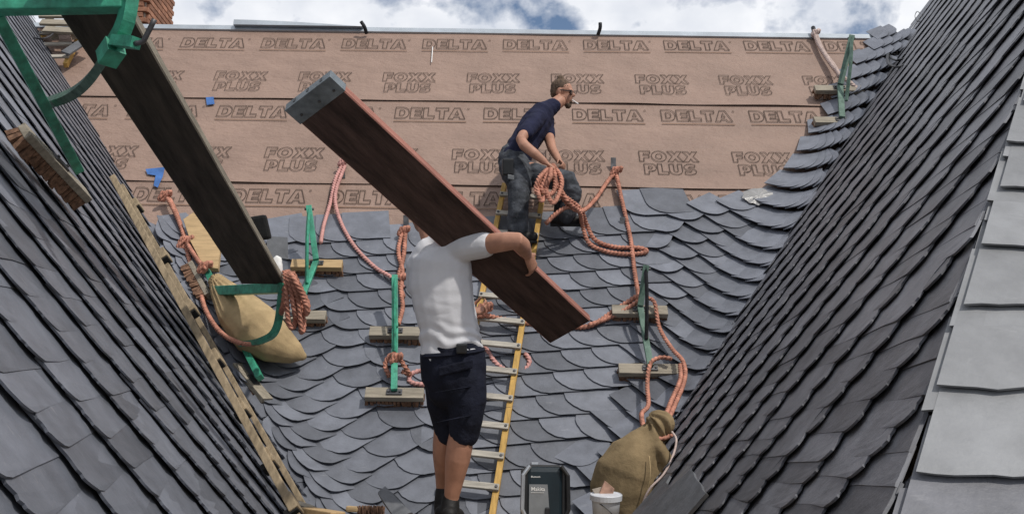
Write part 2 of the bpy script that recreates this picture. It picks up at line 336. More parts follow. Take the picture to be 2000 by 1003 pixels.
def word_mesh(lines, name, fine=False):
    b = BM(); W = 0
    for li, (word, y0) in enumerate(lines):
        wd = sum(GL[c][0] + 0.06 for c in word); W = max(W, wd)
    for li, (word, y0) in enumerate(lines):
        wd = sum(GL[c][0] + 0.06 for c in word); x = (W - wd) / 2
        for c in word:
            for lp in GL[c][1]: stroke(b, [(q[0] + x, q[1] + y0) for q in lp], 0.024)
            x += GL[c][0] + 0.06
    if len(lines) == 1: stroke(b, [(W + .12 + q[0], .93 + q[1]) for q in arc(0, 0, .06, .06, 0, 330, 8)], 0.014)
    for f in b.faces:
        if f.normal.z < 0: f.normal_flip()
    me = bpy.data.meshes.new(name); b.to_mesh(me); b.free(); me.materials.append(M['print']); return me, W
WD, WDw = word_mesh([('DELTA', 0)], 'printed_word'); WF, WFw = word_mesh([('FOXX', 1.25), ('PLUS', 0)], 'printed_word')
bl = BM(); bmesh.ops.create_grid(bl, x_segments=1, y_segments=1, size=0.5); fine = bpy.data.meshes.new('printed_line'); bl.to_mesh(fine); bl.free(); fine.materials.append(M['print_fine'])
def put_print(me, W, px, py, wpx, lines, sheet, h):
    p = MP(px, py); u, v = muv(p); sc = (MP(px + wpx, py) - p).length / W
    hgt = {1: 0.195, 2: 0.165}[lines]                     # letter height in metres
    o = bpy.data.objects.new('printed_word', me); C.objects.link(o); o.parent = sheets[sheet]
    p = MUV(u, v, h); e1, e2 = R0, UM
    o.matrix_world = Matrix(((e1.x * sc, e2.x * hgt, NM.x, p.x), (e1.y * sc, e2.y * hgt, NM.y, p.y), (e1.z * sc, e2.z * hgt, NM.z, p.z), (0, 0, 0, 1)))
    if lines == 1:
        q = p + R0 * (W * sc / 2) - UM * 0.055; o = bpy.data.objects.new('printed_line', fine); C.objects.link(o); o.parent = sheets[sheet]
        a = W * sc * 1.02; o.matrix_world = Matrix(((a, 0, NM.x, q.x), (0, UM.y * .012, NM.y, q.y), (0, UM.z * .012, NM.z, q.z), (0, 0, 0, 1)))
for k in range(-2, 8): put_print(WD, WDw, 510 + 157.7 * k, 96 + 0.9 * k, 127, 1, 2, 0.0275)
for k in range(-2, 8): put_print(WF, WFw, 577 + 167 * k, 181 + 1.4 * k, 105, 2, 2, 0.0275)
for k in range(-2, 8): put_print(WD, WDw, 423 + 174 * k, 230 + 1.7 * k, 139, 1, 1, 0.0215)
for k in range(-2, 6): put_print(WF, WFw, 509 + 186 * k, 335 + 1.9 * k, 118, 2, 1, 0.0215)
for k in range(-2, 6): put_print(WD, WDw, 448 + 192 * k, 396 + 2.6 * k, 150, 1, 0, 0.0155)
# ridge capping
b = BM(); box(b, MUV(0, VT + 0.01, 0.03), R0 * 9, UM * 0.045, NM * 0.010); obj('ridge_cap', b, 'zinc', roof)
b = BM(); box(b, MUV(0, VT + 0.03, -0.03) + Vector((0, .07, .02)), R0 * 9, Vector((0, .12, 0)), Vector((0, 0, .012))); obj('ridge_cap', b, 'zinc', roof)
b = BM()
a_ = muv(MP(462, 52))[0]; vv = []
for i in range(21):
    u = a_ + i * 0.075; hh = 0.065 * (1 - (i / 20) ** 1.6) + .005
    vv.append([b.verts.new(MUV(u, VT + 0.03, .03) + Vector((0, y, z))) for y, z in ((-.08, .0), (-.06, hh), (.05, hh + .01), (.07, 0))])
for i in range(20):
    for k in range(4): b.faces.new((vv[i][k], vv[i][(k + 1) % 4], vv[i + 1][(k + 1) % 4], vv[i + 1][k]))
b.faces.new(vv[0]); b.faces.new(vv[-1]); obj('ridge_flashing', b, 'zinc', roof)
# slates on the main slope, courses swing into both valleys
def sst(x): x = max(0, min(1, x)); return x * x * (3 - 2 * x)
def topv(u): return 2.86 + 0.06 * u if u < 0.95 else (3.30 + 0.09 * (u - 1))
def kwid(v): return 0.5 + 0.25 * max(0, v)
def surf(u, v):
    dl = u - valL(v); dr = valR(v) - u; h = 0.0; n = NM.copy()
    if dl < 0.6: t = (0.6 - max(dl, -.1)) / 0.6; h += 0.13 * t * t; n = n + NL * (0.55 * t * t)
    if dr < 0.7: t = (0.7 - max(dr, -.1)) / 0.7; h += 0.15 * t * t; n = n + NR * (0.60 * t * t)
    return MUV(u, v, h + 0.02), n.normalized()
def vrow(v0, u):
    v = v0 + 0.15 * (u - 0.7)
    dl = u - valL(v)
    v -= 0.36 * sst((0.95 - dl) / 0.75) - 0.16 * sst((0.16 - dl) / 0.2)
    dr = valR(v) - u; kw = kwid(v)
    D_ = 0.50 + .20 * max(0, v0) if v0 < 3.3 else max(.22, 1.16 - .42 * (v0 - 3.3))
    v -= D_ * sst((kw - dr) / (kw * 0.75))
    return v
k = 0
v0 = -0.02
while v0 < VT + 0.1:
    u = valL(v0) - 0.32
    while u < valR(v0) + 0.75:
        v = vrow(v0, u); dl = u - valL(v); dr = valR(v) - u
        if dr < -0.28: break
        kr = kwid(v) * 0.98
        mir = dr < kr
        wdt = (0.235 + j(.018)) if (dl > .9 and not mir) else (0.105 + 0.13 * sst((dl - .1) / .8) + j(.012) if not mir else 0.095 + 0.04 * sst(dr / kr) + j(.01))
        uc = u
        ok = v < topv(u) + j(.02)
        if not ok and dr < (0.32 if v0 > 4.2 else 0.40) + j(.03) and v < VT - 0.15: ok = True
        if dl < -0.30: ok = False
        if ok:
            e = 0.02; p, n = surf(uc, v); p2, _ = surf(uc + e, vrow(v0, uc + e))
            e1 = (p2 - p).normalized(); e1 = (e1 - n * e1.dot(n)).normalized(); e2 = n.cross(e1)
            if e2.dot(UM) < 0: e2 = -e2
            me = random.choice(SK if mir else SM); hgt = 0.222 * (1 if not mir else 0.78)
            run = wdt * (p2 - p).length / e
            if mir: put('main', me, p + e1 * run * 1.0, -e1, e2, n, run, hgt, 0)
            else: put('main', me, p, e1, e2, n, run, hgt, 0)
        u += wdt
    v0 += 0.222
flush('main', roof, 'slate', 300)
b = BM(); box(b, MUV(-0.35, -0.055, 0.012), R0 * 1.25, UM * 0.038, NM * 0.012); obj('eaves_flashing', b, 'copper', roof)
b = BM(); box(b, MUV(-0.35, -0.12, -0.02), R0 * 1.3, UM * 0.022, NM * 0.01); obj('eaves_flashing', b, 'copper', roof)
b = BM(); grid_prism(b, [Vector((-1.6, 6.0, -.52)), Vector((1.1, 6.0, -.52)), Vector((1.1, 7.6, -.52)), Vector((-1.6, 7.6, -.52))], Vector((0, 0, 1)), .05); obj('gutter_floor', b, 'lead', roof)
# ------------------------------------------------------------------ wing roofs
hb = 9.0
lroof = thing('slate_roof', 'blue grey slate slope carrying the long wooden lath and the dark plank', 'roof', PL)
def vh(n_, h_, up_, s, P, main=True):            # h where a wing meets the main roof at height s
    p = P + up_ * s; return -(NM.dot(p - P0)) / NM.dot(h_)
b = BM(); sl_ = [(-6.2, -0.25), (vh(NL, HL, UL, -.25, PL), -0.25), (vh(NL, HL, UL, 7.6, PL) + .1, 7.6), (-6.2, 7.6)]
grid_prism(b, [LHS(h_, s, -0.02) for h_, s in sl_], NL, 0.12); obj('boarding', b, 'board', lroof)
rroof = thing('slate_roof', 'dark slate slope with iron hooks and a sky-lit hipped end', 'roof', PR)
# hip edge on right slope, hip plane contains world x
E0, E1 = RP(1758, 1003), RP(2002, 175)
NH = (E1 - E0).cross(Vector((1, 0, 0))).normalized()
if NH.z < 0: NH = -NH
UH = NH.cross(Vector((1, 0, 0))); UH = UH if UH.z > 0 else -UH
def rhs(p): return (p - PR).dot(HR), (p - PR).dot(UR)
e0, e1_ = rhs(E0), rhs(E1); kE = (e1_[0] - e0[0]) / (e1_[1] - e0[1])
def hipedge(s): return e0[0] + kE * (s - e0[1])
b = BM(); grid_prism(b, [RHS(h_, s, -0.02) for h_, s in [(hipedge(-.5), -.5), (vh(NR, HR, UR, -.5, PR), -.5), (vh(NR, HR, UR, 7.6, PR) + .1, 7.6), (hipedge(7.6), 7.6)]], NR, 0.12); obj('boarding', b, 'board', rroof)
b = BM(); q0, q1 = RHS(hipedge(-.5), -.5, -0.02), RHS(hipedge(5), 5, -0.02); grid_prism(b, [q0, q0 + Vector((6, 0, 0)), q1 + Vector((6, 0, 0)), q1], NH, 0.12); obj('boarding', b, 'board', rroof)
def clip(me, mtx, p, n):
    """slate cut along a hip: keep the side that n points away from"""
    b = BM(); b.from_mesh(me); bmesh.ops.transform(b, matrix=mtx, verts=b.verts)
    r_ = bmesh.ops.bisect_plane(b, geom=b.verts[:] + b.edges[:] + b.faces[:], plane_co=p, plane_no=n, clear_outer=True)
    if not b.faces: b.free(); return None
    bmesh.ops.holes_fill(b, edges=[e for e in b.edges if e.is_boundary]); c = sum((v.co for v in b.verts), Vector()) / len(b.verts)
    bmesh.ops.translate(b, verts=b.verts, vec=-c); bmesh.ops.recalc_face_normals(b, faces=b.faces)
    m2 = bpy.data.meshes.new('slate'); b.to_mesh(m2); b.free(); m2.materials.append(me.materials[0]); return m2, Matrix.Translation(c)
def wing(key, P, Hh, Up, Nn, meshes, rise, skew, h0, seedphase, ext=0.02, edge=None):
    s = -0.35; row = 0
    while s < 7.4:
        a = 0.088 + 0.042 * max(0, s); hc_ = h0; col = 0
        while hc_ < 9.5:
            kk = skew * max(0.35, min(1, 1 - (hc_ + 3.5) * 0.16)) if not edge else skew
            bw = (max(0.33, 0.50 - 0.045 * (hc_ + 4.0)) if hc_ < 1 else 0.33) if not edge else 0.43 + 0.025 * max(0, hc_ + 3)
            ss = s + rise * (hc_ + 2.0) + a * 0.35 * noise.noise((col * 3.7, row * .21, seedphase))
            h_ = hc_ - kk * (ss - 1.0)
            lim = -(NM.dot(P + Up * ss - P0)) / NM.dot(Hh)
            if h_ > lim + ext: break
            p = P + Hh * (h_ + 0.05 * noise.noise((col * 1.7, row * .35, seedphase + 5)) + j(.012)) + Up * (ss + j(.012)) + Nn * (0.008 + random.uniform(0, .004))
            me = random.choice(meshes); e1 = (Hh + Up * (rise + j(.02))).normalized(); e2 = Up - Hh * (kk + j(.03)); sx = bw * (1 + j(.06)); sy = a * 1.02
            nn = Nn * (max(.38, 1 - .14 * max(0, ss)) if not edge else max(.6, 1 - .06 * max(0, ss)))
            if not edge or h_ - kk * 2.4 * a > edge(ss) + 0.1 + 2.4 * a * kE: put(key, me, p, e1, e2, nn, sx, sy, 0)
            elif h_ + 1.5 * bw > edge(ss):
                mt = Matrix(((e1.x * sx, e2.x * sy, Nn.x, p.x), (e1.y * sx, e2.y * sy, Nn.y, p.y), (e1.z * sx, e2.z * sy, Nn.z, p.z), (0, 0, 0, 1)))
                r_ = clip(me, mt, E0 + NH * (0.03 + j(.012)), NH)
                if r_:
                    slates.setdefault(key, []).append((sx * sy / max(p.dot(FW), .5) ** 2, r_[0], r_[1]))
            hc_ += bw; col += 1
        s += a; row += 1
wing('left', PL, HL, UL, NL, WL, 0.15, 0.62, -7.5, 1.0, 0.12)
flush('left', lroof, 'slate')
wing('right', PR, HR, UR, NR, WR, 0.0, 0.42, -7.5, 9.0, 0.16, hipedge)
# hip face: long curved plates in sets of three
EHD = (E1 - E0) / (E1 - E0).dot(UH)
def hip_outline():
    o = random.uniform(0, 50); c_ = random.uniform(.1, .4)
    return [(0, 1.3)] + [(i / 18, c_ * (i / 18 - .5) ** 2 + .05 * noise.noise((i * .35, o, 0)) + j(.012)) for i in range(19)] + [(1.0, 1.3)]
HM = [slate_mesh(hip_outline(), lambda x, y: 0.020 * (1 - y) + .004, 0.011, 'slate', 'slate_skylit') for _ in range(9)]
s = -0.5; k = 0
while s < 4.6:
    p = RHS(hipedge(s), s); base = p
    for q in range(3):
        d_ = 0.0; x = -0.03 + j(.02)
        while x < 3.2:
            wd = random.uniform(.55, .8); pp = RHS(hipedge(s + q * .075), s + q * .075, 0) + Vector((x + .02, 0, 0)) + NH * (0.012 + q * .016) + UH * (0.05 * x + j(.004))
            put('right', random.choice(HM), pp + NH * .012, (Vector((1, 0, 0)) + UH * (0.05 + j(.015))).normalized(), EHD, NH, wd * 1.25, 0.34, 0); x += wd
    s += 0.285 + 0.03 * (k % 2); k += 1
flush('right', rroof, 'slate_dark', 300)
# ==== OBJECTS ====
# ------------------------------------------------------------------ iron roof hooks
def tubeobj(name, pts, r, m, parent=None, ns=8, step=0.02, **k):
    b = BM(); sweep(b, spline(pts, step), r, ns); return smooth(obj(name, b, m, parent, **k))
def strap_hook(label, pts, r=0.014, plate=None):
    """iron hook bent out of the slates"""
    t = thing('roof_hook', label, 'hook', pts[0], None)
    b = BM(); sweep(b, spline(pts, 0.015), r, 8, flat=0.6); smooth(obj('shank', b, 'iron', t))
    return t
for lab, f_, pts in (
    ('curved black iron hook on the left slope beneath the near green trestle', LP, [(62, 72, 0), (84, 76, .10), (103, 66, .16), (106, 45, .18), (96, 28, .14), (88, 15, .08)]),
    ('curved black iron hook on the left slope next to the blue tape', LP, [(250, 330, 0), (266, 334, .08), (280, 322, .13), (276, 302, .15), (262, 290, .1)]),
    ('tall curved iron hook high on the dark slope, beside the top trestle', RP, [(1772, 112, 0), (1752, 118, .06), (1738, 110, .10), (1736, 92, .12), (1744, 75, .12), (1751, 64, .12)]),
    ('flat iron loop hook low on the tall hook of the dark slope', RP, [(1770, 124, 0), (1752, 131, .07), (1736, 124, .12), (1734, 108, .13), (1742, 96, .1)]),
    ('iron loop hook on the dark slope halfway up the valley', RP, [(1612, 350, 0), (1594, 356, .06), (1582, 346, .10), (1584, 334, .11), (1592, 328, .08)]),
    ('small iron hook on the dark slope where the slated corner ends', RP, [(1520, 468, 0), (1504, 470, .05), (1496, 460, .09), (1501, 444, .1), (1507, 432, .1)]),
    ('thin wire hook sticking up from the top of the dark slope', RP, [(1802, 40, 0), (1792, 42, .05), (1787, 32, .08), (1791, 23, .09), (1797, 26, .08)])):
    strap_hook(lab, [f_(x, y, h) for x, y, h in pts], 0.006 if 'wire' in lab else 0.017)
for i, (x, y, lab) in enumerate(((716, 58, 'short black iron peg on the ridge above the raised plank end'), (1168, 60, 'short black iron peg on the ridge above the man with sunglasses'))):
    p = MP(x, y + 8, .05); tubeobj('ridge_peg', [p, p + Vector((-.02 + .04 * i, -.05, .06)), p + Vector((-.06 + .08 * i, -.06, .12))], 0.022, 'iron', label=lab, cat='peg')
# ------------------------------------------------------------------ roof trestles with brush feet
def brush(parent, c, ax, n, ln, wd=0.10, th=0.05, m='wood', bl=0.06):
    """wooden board with rows of bristle tufts that stand on the slates; c is the middle of the board's outer face"""
    ax = ax.normalized(); n = (n - ax * n.dot(ax)).normalized(); s = ax.cross(n)
    b = BM(); box(b, c - n * th / 2, ax * ln / 2, s * wd / 2, n * th / 2, 0.004); bd = obj('brush_board', b, m, parent)
    b = BM(); nx = int(ln / 0.028)
    for i in range(nx):
        for q in range(3):
            p = c - n * th + ax * (ln * ((i + .5) / nx - .5)) + s * (wd * (q - 1) * .32)
            d = (-n + ax * j(.25) + s * ((q - 1) * .22 + j(.15))).normalized() * (bl * random.uniform(.85, 1.1))
            e = ax * .011; f_ = s * .013
            vs_ = [b.verts.new(p + e * a_ + f_ * c_ + n * .003) for a_, c_ in ((-1, -1), (1, -1), (1, 1), (-1, 1))] + [b.verts.new(p + d + e * a_ * 1.3 + f_ * c_ * 1.3) for a_, c_ in ((-1, -1), (1, -1), (1, 1), (-1, 1))]
            for q_ in ((0, 1, 5, 4), (1, 2, 6, 5), (2, 3, 7, 6), (3, 0, 4, 7), (4, 5, 6, 7)): b.faces.new([vs_[i_] for i_ in q_])
    obj('bristles', b, 'bristle', bd)
    b = BM(); box(b, c + n * .006, ax * .06, s * .025, n * .006, .002); obj('fixing_plate', b, 'steel', bd)
    for q in (-1, 1):
        b = BM(); tube(b, c + ax * .045 * q, c + ax * .045 * q + n * .022, .009, 6); obj('bolt', b, 'steel', bd)
    return bd
def holes(b_parent, path, n, side, m='blackp'):
    for i in range(n):
        p = path[int((i + .5) / n * (len(path) - 1))]
        b = BM(); tube(b, p + side * .003, p + side * .0205, .006, 6); obj('pin_hole', b, m, b_parent)
def trestle(label, U, W, E, A, ax, n, paint='green', ln=0.5, bm_='wood', bm2=None, arc_h=0.03, strut_paint=None, wide=0.05):
    t = thing('roof_trestle', label, 'trestle', W, 'roof trestles with brush feet')
    ax = ax.normalized()
    brush(t, U - n * .01, ax, n, ln, m=bm_); brush(t, W - n * .01, ax, n, ln * 1.06, m=bm2 or bm_)
    b = BM(); bar(b, U + n * .018, W + n * .018, wide, .03, n, .004); obj('leg', b, paint, t)
    b = BM(); bar(b, U + n * .03, E, wide, .045, n, .004); arm = obj('arm', b, paint, t)
    b = BM(); dd = (E - U).normalized(); tube(b, E - ax * .04 - dd * .03, E + ax * .04 - dd * .03, .012); obj('bolt', b, 'steel', arm)
    mid = (E + A) / 2 + (E - U).normalized() * 0 + n * arc_h
    path = spline([E - dd * .02, mid, A + n * .02], .03)
    b = BM(); sweep(b, path, wide * .42, 4, flat=.75, up=ax); st = obj('strut', b, strut_paint or paint, t)
    holes(st, path[2:-2], 7, (n.cross(ax)).normalized() * -1 if (n.cross(ax)).dot(FW) > 0 else n.cross(ax).normalized())
    return t
BH = 0.11                                       # board face above the roof plane: bristles and slates
X = R0
trestle('green roof trestle on the slates under the pink rope, pale new brush board on top', MP(618, 512, .16), MP(580, 612, .16), MP(603, 402, .42), MP(600, 556, .18), X, NM, ln=0.44, bm_='woodnew', bm2='wood', arc_h=.06)
trestle('green roof trestle standing beside the carrier in the white shirt', MP(772, 644, .16), MP(770, 764, .16), MP(771, 538, .34), MP(771, 690, .18), X, NM, ln=0.42, arc_h=.06)
trestle('worn dark green roof trestle above the canvas sack', MP(1250, 602, .16), MP(1270, 717, .16), MP(1262, 518, .40), MP(1262, 665, .18), X, NM, paint='greenold', ln=0.46, arc_h=.06, strut_paint='iron')
trestle('pale green roof trestle on the underlay near the ridge by the dark slope', MP(1640, 170, .17), MP(1644, 232, .17), MP(1664, 70, .5), MP(1652, 200, .18), X, NM, paint='greenold', ln=0.52, arc_h=.08, wide=.06)
# near trestle on the left slope: carries the plank
def free_trestle(label, leg, arm, arcp, arcin, feet, tail=None):
    t = thing('roof_trestle', label, 'trestle', leg[-1], 'roof trestles with brush feet')
    b = BM(); bar(b, leg[0], leg[1], .062, .05, NL, .005); obj('leg', b, 'green', t)
    b = BM(); bar(b, arm[0], arm[1], .075, .075, Vector((0, 0, 1)), .006); a_ = obj('arm', b, 'green', t)
    if arcp:
        b = BM(); sweep(b, spline(arcp, .03), .040, 4, flat=.8, up=Vector((0, 1, 0))); st = obj('strut_sleeve', b, 'green', t)
        b = BM(); bar(b, arcp[-1] - (arcp[-1] - arcp[-2]).normalized() * .07 + Vector((0, 0, -.02)), arcp[-1] + (arcp[-1] - arcp[-2]).normalized() * .02 + Vector((0, 0, -.02)), .078, .075); obj('clamp', b, 'green', st)
    pth = spline(arcin, .03); b = BM(); sweep(b, pth, .03, 4, flat=.85, up=Vector((0, 1, 0))); st = obj('strut', b, 'greenold' if arcp else 'green', t)
    if arcp: holes(st, pth[2:-1], 6, Vector((.5, -.8, 0)))
    for c, ax, n, ln, m in feet: brush(t, c, ax, n, ln, m=m, wd=.095, th=.04, bl=.07)
    return t
A0, A1 = PX(-60, 10, 4.28), PX(246, 4, 4.22)
ft = LP(118, 318, .17)
nt_ = free_trestle('large green trestle with curved drilled arm over the left slope', [PX(-8, 26, 4.3), LP(152, 330, .2)], [A0, A1],
    [PX(256, -22, 4.2), PX(246, 40, 4.2), PX(230, 76, 4.22), PX(212, 102, 4.26)], [PX(214, 98, 4.27), PX(178, 152, 4.45), PX(140, 184, 4.75), PX(92, 202, 5.15)],
    [(ft, LP(172, 380, .17) - LP(62, 262, .17), NL, 0.62, 'wood')])
b = BM(); bar(b, PX(224, 80, 4.2), PX(266, 84, 4.1), .045, .045); obj('lug', b, 'green', nt_)
tubeobj('hook_rod', [PX(262, 85, 4.1), PX(278, 82, 4.1), PX(288, 66, 4.1), PX(302, 38, 4.1)], .011, 'steel', nt_)
# far trestle in the left valley
lg0, lg1 = MP(404, 528, .22), MP(508, 738, .22)
t = free_trestle('green trestle in the valley holding a coiled rope and the low plank end', [lg0, lg1], [MP(420, 568, .26), PX(556, 562, 7.35)], None,
    [PX(552, 562, 7.36), PX(540, 640, 7.4), PX(512, 664, 7.55), MP(470, 672, .30)],
    [(MP(396, 545, .19), MP(412, 575, .18) - MP(388, 530, .18), NL, 0.45, 'wood'), (MP(494, 742, .17), MP(516, 770, .17) - MP(470, 716, .17), (NL + NM).normalized(), 0.46, 'wood')])
# ------------------------------------------------------------------ planks
def plank(label, c0, c1, wdir, wd, th, m, medge, cap=None):
    d = (c1 - c0).normalized(); wdir = (wdir - d * wdir.dot(d)).normalized(); n = d.cross(wdir)
    if n.z < 0: n = -n
    t = thing('plank', label, 'plank', (c0 + c1) / 2)
    me = bpy.data.meshes.new('board'); o = bpy.data.objects.new('board', me); C.objects.link(o); o.parent = t
    b = BM(); L_ = (c1 - c0).length; sg = 24; rows_ = []
    for i in range(sg + 1):
        x = -L_ / 2 + L_ * i / sg; e = 0.003
        rows_.append([b.verts.new((x, y + e * noise.noise((x * 3, y * 9, 1)), z)) for y, z in ((-wd / 2, -th / 2 + .006), (-wd / 2 + .006, -th / 2), (wd / 2 - .006, -th / 2), (wd / 2, -th / 2 + .006), (wd / 2, th / 2 - .006), (wd / 2 - .006, th / 2), (-wd / 2 + .006, th / 2), (-wd / 2, th / 2 - .006))])
    for i in range(sg):
        for k in range(8):
            f_ = b.faces.new((rows_[i][k], rows_[i][(k + 1) % 8], rows_[i + 1][(k + 1) % 8], rows_[i + 1][k])); f_.material_index = 1 if k in (2, 3, 4, 6, 7, 0) and k != 1 else 0
    b.faces.new(rows_[0]); b.faces.new(list(reversed(rows_[-1]))); bmesh.ops.recalc_face_normals(b, faces=b.faces); b.to_mesh(me); b.free()
    me.materials.append(M[m]); me.materials.append(M[medge])
    o.matrix_parent_inverse = Matrix(); mtx = Matrix((d, wdir, n)).transposed().to_4x4(); o.matrix_local = mtx
    if cap:
        b = BM()
        for sg_, ln in ((-1, .10), (1, .02)):
            if sg_ == 1 and cap == 1: continue
            x0 = sg_ * L_ / 2
            box(b, Vector((x0 - sg_ * ln / 2 + sg_ * .004, 0, 0)), Vector((ln / 2, 0, 0)), Vector((0, wd / 2 + .003, 0)), Vector((0, 0, th / 2 + .003)), .002)
        c_ = obj('end_cap', b, 'cap', o); c_.matrix_parent_inverse = Matrix()
        for y in (-.3, 0, .3):
            b = BM(); box(b, Vector((-L_ / 2 - .005, y * wd, .004)), Vector((.0012, 0, 0)), Vector((0, .006, 0)), Vector((0, 0, .013))); s_ = obj('slot', b, 'blackp', c_); s_.parent = o; s_.matrix_parent_inverse = Matrix()
        for y in (-.35, .05, .38):
            b = BM(); tube(b, Vector((-L_ / 2 + .06, y * wd, -th / 2 - .002)), Vector((-L_ / 2 + .06, y * wd, -th / 2 - .008)), .007, 6); s_ = obj('nail', b, 'steel', o); s_.parent = o; s_.matrix_parent_inverse = Matrix()
    return t
plank('long dark weathered plank lying on two green trestles', PX(130, -75, 4.1), PX(514, 548, 7.38), Vector((1, 0, 0)), 0.31, 0.048, 'plankdark', 'wood')
wv = (CR * .60 + CU * .62 - FW * .52)
plank('reddish plank with galvanised end cap carried on the shoulder of the man in white', PX(602, 178, 4.72), PX(1112, 642, 5.85), wv, 0.285, 0.05, 'plankred', 'plankpink', cap=1)
# ------------------------------------------------------------------ ladder on the roof
def ladder(label, r0, r1, wd, n, rungs, mrail, mrung, rad=.028):
    t = thing('ladder', label, 'ladder', r0); d = (r1 - r0).normalized(); s = d.cross(n).normalized()
    if s.x > 0: s = -s
    for q in (0, 1):
        b = BM(); bar(b, r0 + s * wd * q, r1 + s * wd * q, .045, .06, n, .004); obj('rail', b, mrail, t)
    for k in rungs:
        p = r0 + d * k; b = BM(); bar(b, p - s * .02 + n * .042, p + s * (wd + .02) + n * .042, .052, .024, n, .003); ru = obj('rung', b, mrung, t)
        for q in (0, 1):
            b = BM(); tube(b, p + s * wd * q + n * .05, p + s * wd * q + n * .062, .011, 6); obj('bolt', b, 'steel', ru)
    return t
l0, l1 = MP(960, 1015, .10), MP(1062, 368, .10)
dl_ = (l1 - l0).normalized(); k0 = (MP(972, 958, .10) - l0).dot(dl_); n_ = int(((l1 - l0).length - k0) / .268)
ladder('yellow railed wooden roof ladder lying on the slates between the two men', l0, l1, 0.375, NM, [k0 + .268 * i for i in range(n_ + 1)], 'yellow', 'rung')
l0, l1 = MP(118, 150, .08), MP(168, 70, .08)
ladder('yellow ladder end lying on the underlay behind the top of the left slope', MP(128, 128, .08), MP(160, 62, .08), 0.42, NM, [.12, .38, .62], 'yellow', 'rung')
# ------------------------------------------------------------------ wooden lath with cleats on the left slope
t = thing('cleated_lath', 'long wooden double lath with step cleats lying down the left slope', 'lath', LP(400, 680))
b = BM(); bar(b, LP(220, 345, .11), LP(582, 1010, .11), .034, .045, NL, .004); obj('lath', b, 'lath', t)
b = BM(); bar(b, LP(238, 362, .10), LP(601, 1000, .10), .026, .035, NL, .004); obj('lath', b, 'lath', t)
for x, y in ((268, 402), (322, 500), (375, 603), (424, 700), (474, 797), (527, 896), (572, 985)):
    p = LP(x, y, .12); dn = (LP(x + 9, y + 17, .12) - p).normalized(); sd = dn.cross(NL)
    b = BM(); box(b, p, dn * .06, sd * .045, NL * .028, .006); c_ = obj('cleat', b, 'lath', t)
    b = BM(); box(b, p + dn * .05 - NL * .02 + sd * .0, dn * .022, sd * .036, NL * .04, .006); obj('rubber_stop', b, 'rubber', c_)
# ------------------------------------------------------------------ ropes
def rope(label, runs, m='rope', r=0.019, cat='rope', knots=()):
    t = thing('rope', label, cat, runs[0][0])
    for pts in runs:
        b = BM(); sweep(b, spline(pts, .012), r, 12, 3, 62, .22); smooth(obj('strand', b, m, t))
    for c, s_ in knots:
        b = BM(); pts = [c + Vector((math.cos(a) * s_ * (1 + .3 * math.sin(2.3 * a)), -.02 + .35 * s_ * math.sin(a * 1.7), math.sin(a * 1.31) * s_)) for a in [i * .5 for i in range(22)]]
        sweep(b, spline(pts, .015), r, 10, 3, 62, .22); smooth(obj('knot', b, m, t))
    return t
def ML(l): return [MP(x, y, h) for x, y, h in l]
def peg(label, x, y, h0=-.02, m='steel'):
    a, c = MP(x, y + 22, .03), MP(x, y, .09); t = thing('roof_hook', label, 'hook', a)
    b = BM(); bar(b, a, c, .05, .012, NM, .002); obj('plate', b, m, t); b = BM(); bar(b, MP(x, y + 40, .02), a, .03, .01, NM); obj('shank', b, m, t); return t
peg('flat steel hook on the underlay tied with the pink rope', 671, 308); peg('flat steel hook beside the head of the carrier', 793, 420); peg('flat steel hook on the underlay right of the man with sunglasses', 1198, 308)
peg('flat steel hook at the slate edge under the hanging salmon rope', 1216, 424)
rope('pink rope forked from a hook on the underlay to two green trestles', [ML([(668, 322, .07), (655, 350, .07), (645, 395, .06), (632, 440, .10), (626, 474, .15)]), ML([(674, 322, .07), (655, 378, .07), (662, 425, .07), (690, 478, .08), (730, 520, .08), (762, 540, .10), (788, 560, .1)])], 'ropepink', .017, knots=[(MP(671, 318, .08), .03)])
rope('salmon rope knotted on the hook beside the carrier, hanging to the trestle', [ML([(786, 450, .09), (778, 490, .09), (786, 530, .10), (783, 565, .12), (786, 600, .13), (778, 632, .17)]), ML([(792, 450, .09), (788, 500, .09), (778, 545, .10), (788, 580, .11)])], 'rope', .018, knots=[(MP(789, 452, .09), .035), (MP(784, 545, .11), .03)])
rope('salmon rope ends looped round the foot of the trestle beside the carrier', [ML([(760, 735, .10), (752, 712, .12), (762, 694, .17), (776, 694, .2), (790, 715, .15), (800, 730, .10), (784, 724, .12)])], 'rope', .018, knots=[(MP(775, 700, .19), .03)])
rope('pink rope loop lying on the slates at the left hip of the carrier', [ML([(862, 728, .07), (830, 722, .07), (803, 730, .07), (800, 744, .07), (820, 750, .07), (860, 751, .07)])], 'ropepink', .018)
rope('pink rope loop passing under the yellow ladder beside the dark shorts', [ML([(930, 655, .08), (952, 685, .06), (972, 712, .05), (1000, 726, .04), (1024, 722, .05), (1034, 705, .06), (1026, 690, .06)])], 'ropepink', .018)
rope('salmon rope tied to the ladder under the carried plank', [ML([(936, 610, .2), (960, 618, .16), (1000, 626, .10), (1040, 632, .07), (1090, 636, .07), (1150, 636, .08), (1200, 606, .10), (1250, 574, .18)])], 'rope', .02, knots=[(MP(945, 606, .2), .05)])
hd = MP(1074, 334, .62)                          # right hand of the man on the ladder
def HM_(x, y, h): return MP(x, y, h)
coil = []
for i, (xa, xb, yb) in enumerate(((1050, 1066, 392), (1058, 1082, 380), (1046, 1058, 378), (1066, 1094, 396))):
    coil.append([HM_(1076, 324, .60), HM_(xa + 8, 346, .63 + .02 * i), HM_(xa, 370, .62), HM_((xa + xb) / 2, yb, .60), HM_(xb, 372, .58), HM_(xb + 2, 348, .60), HM_(1080, 322, .6)])
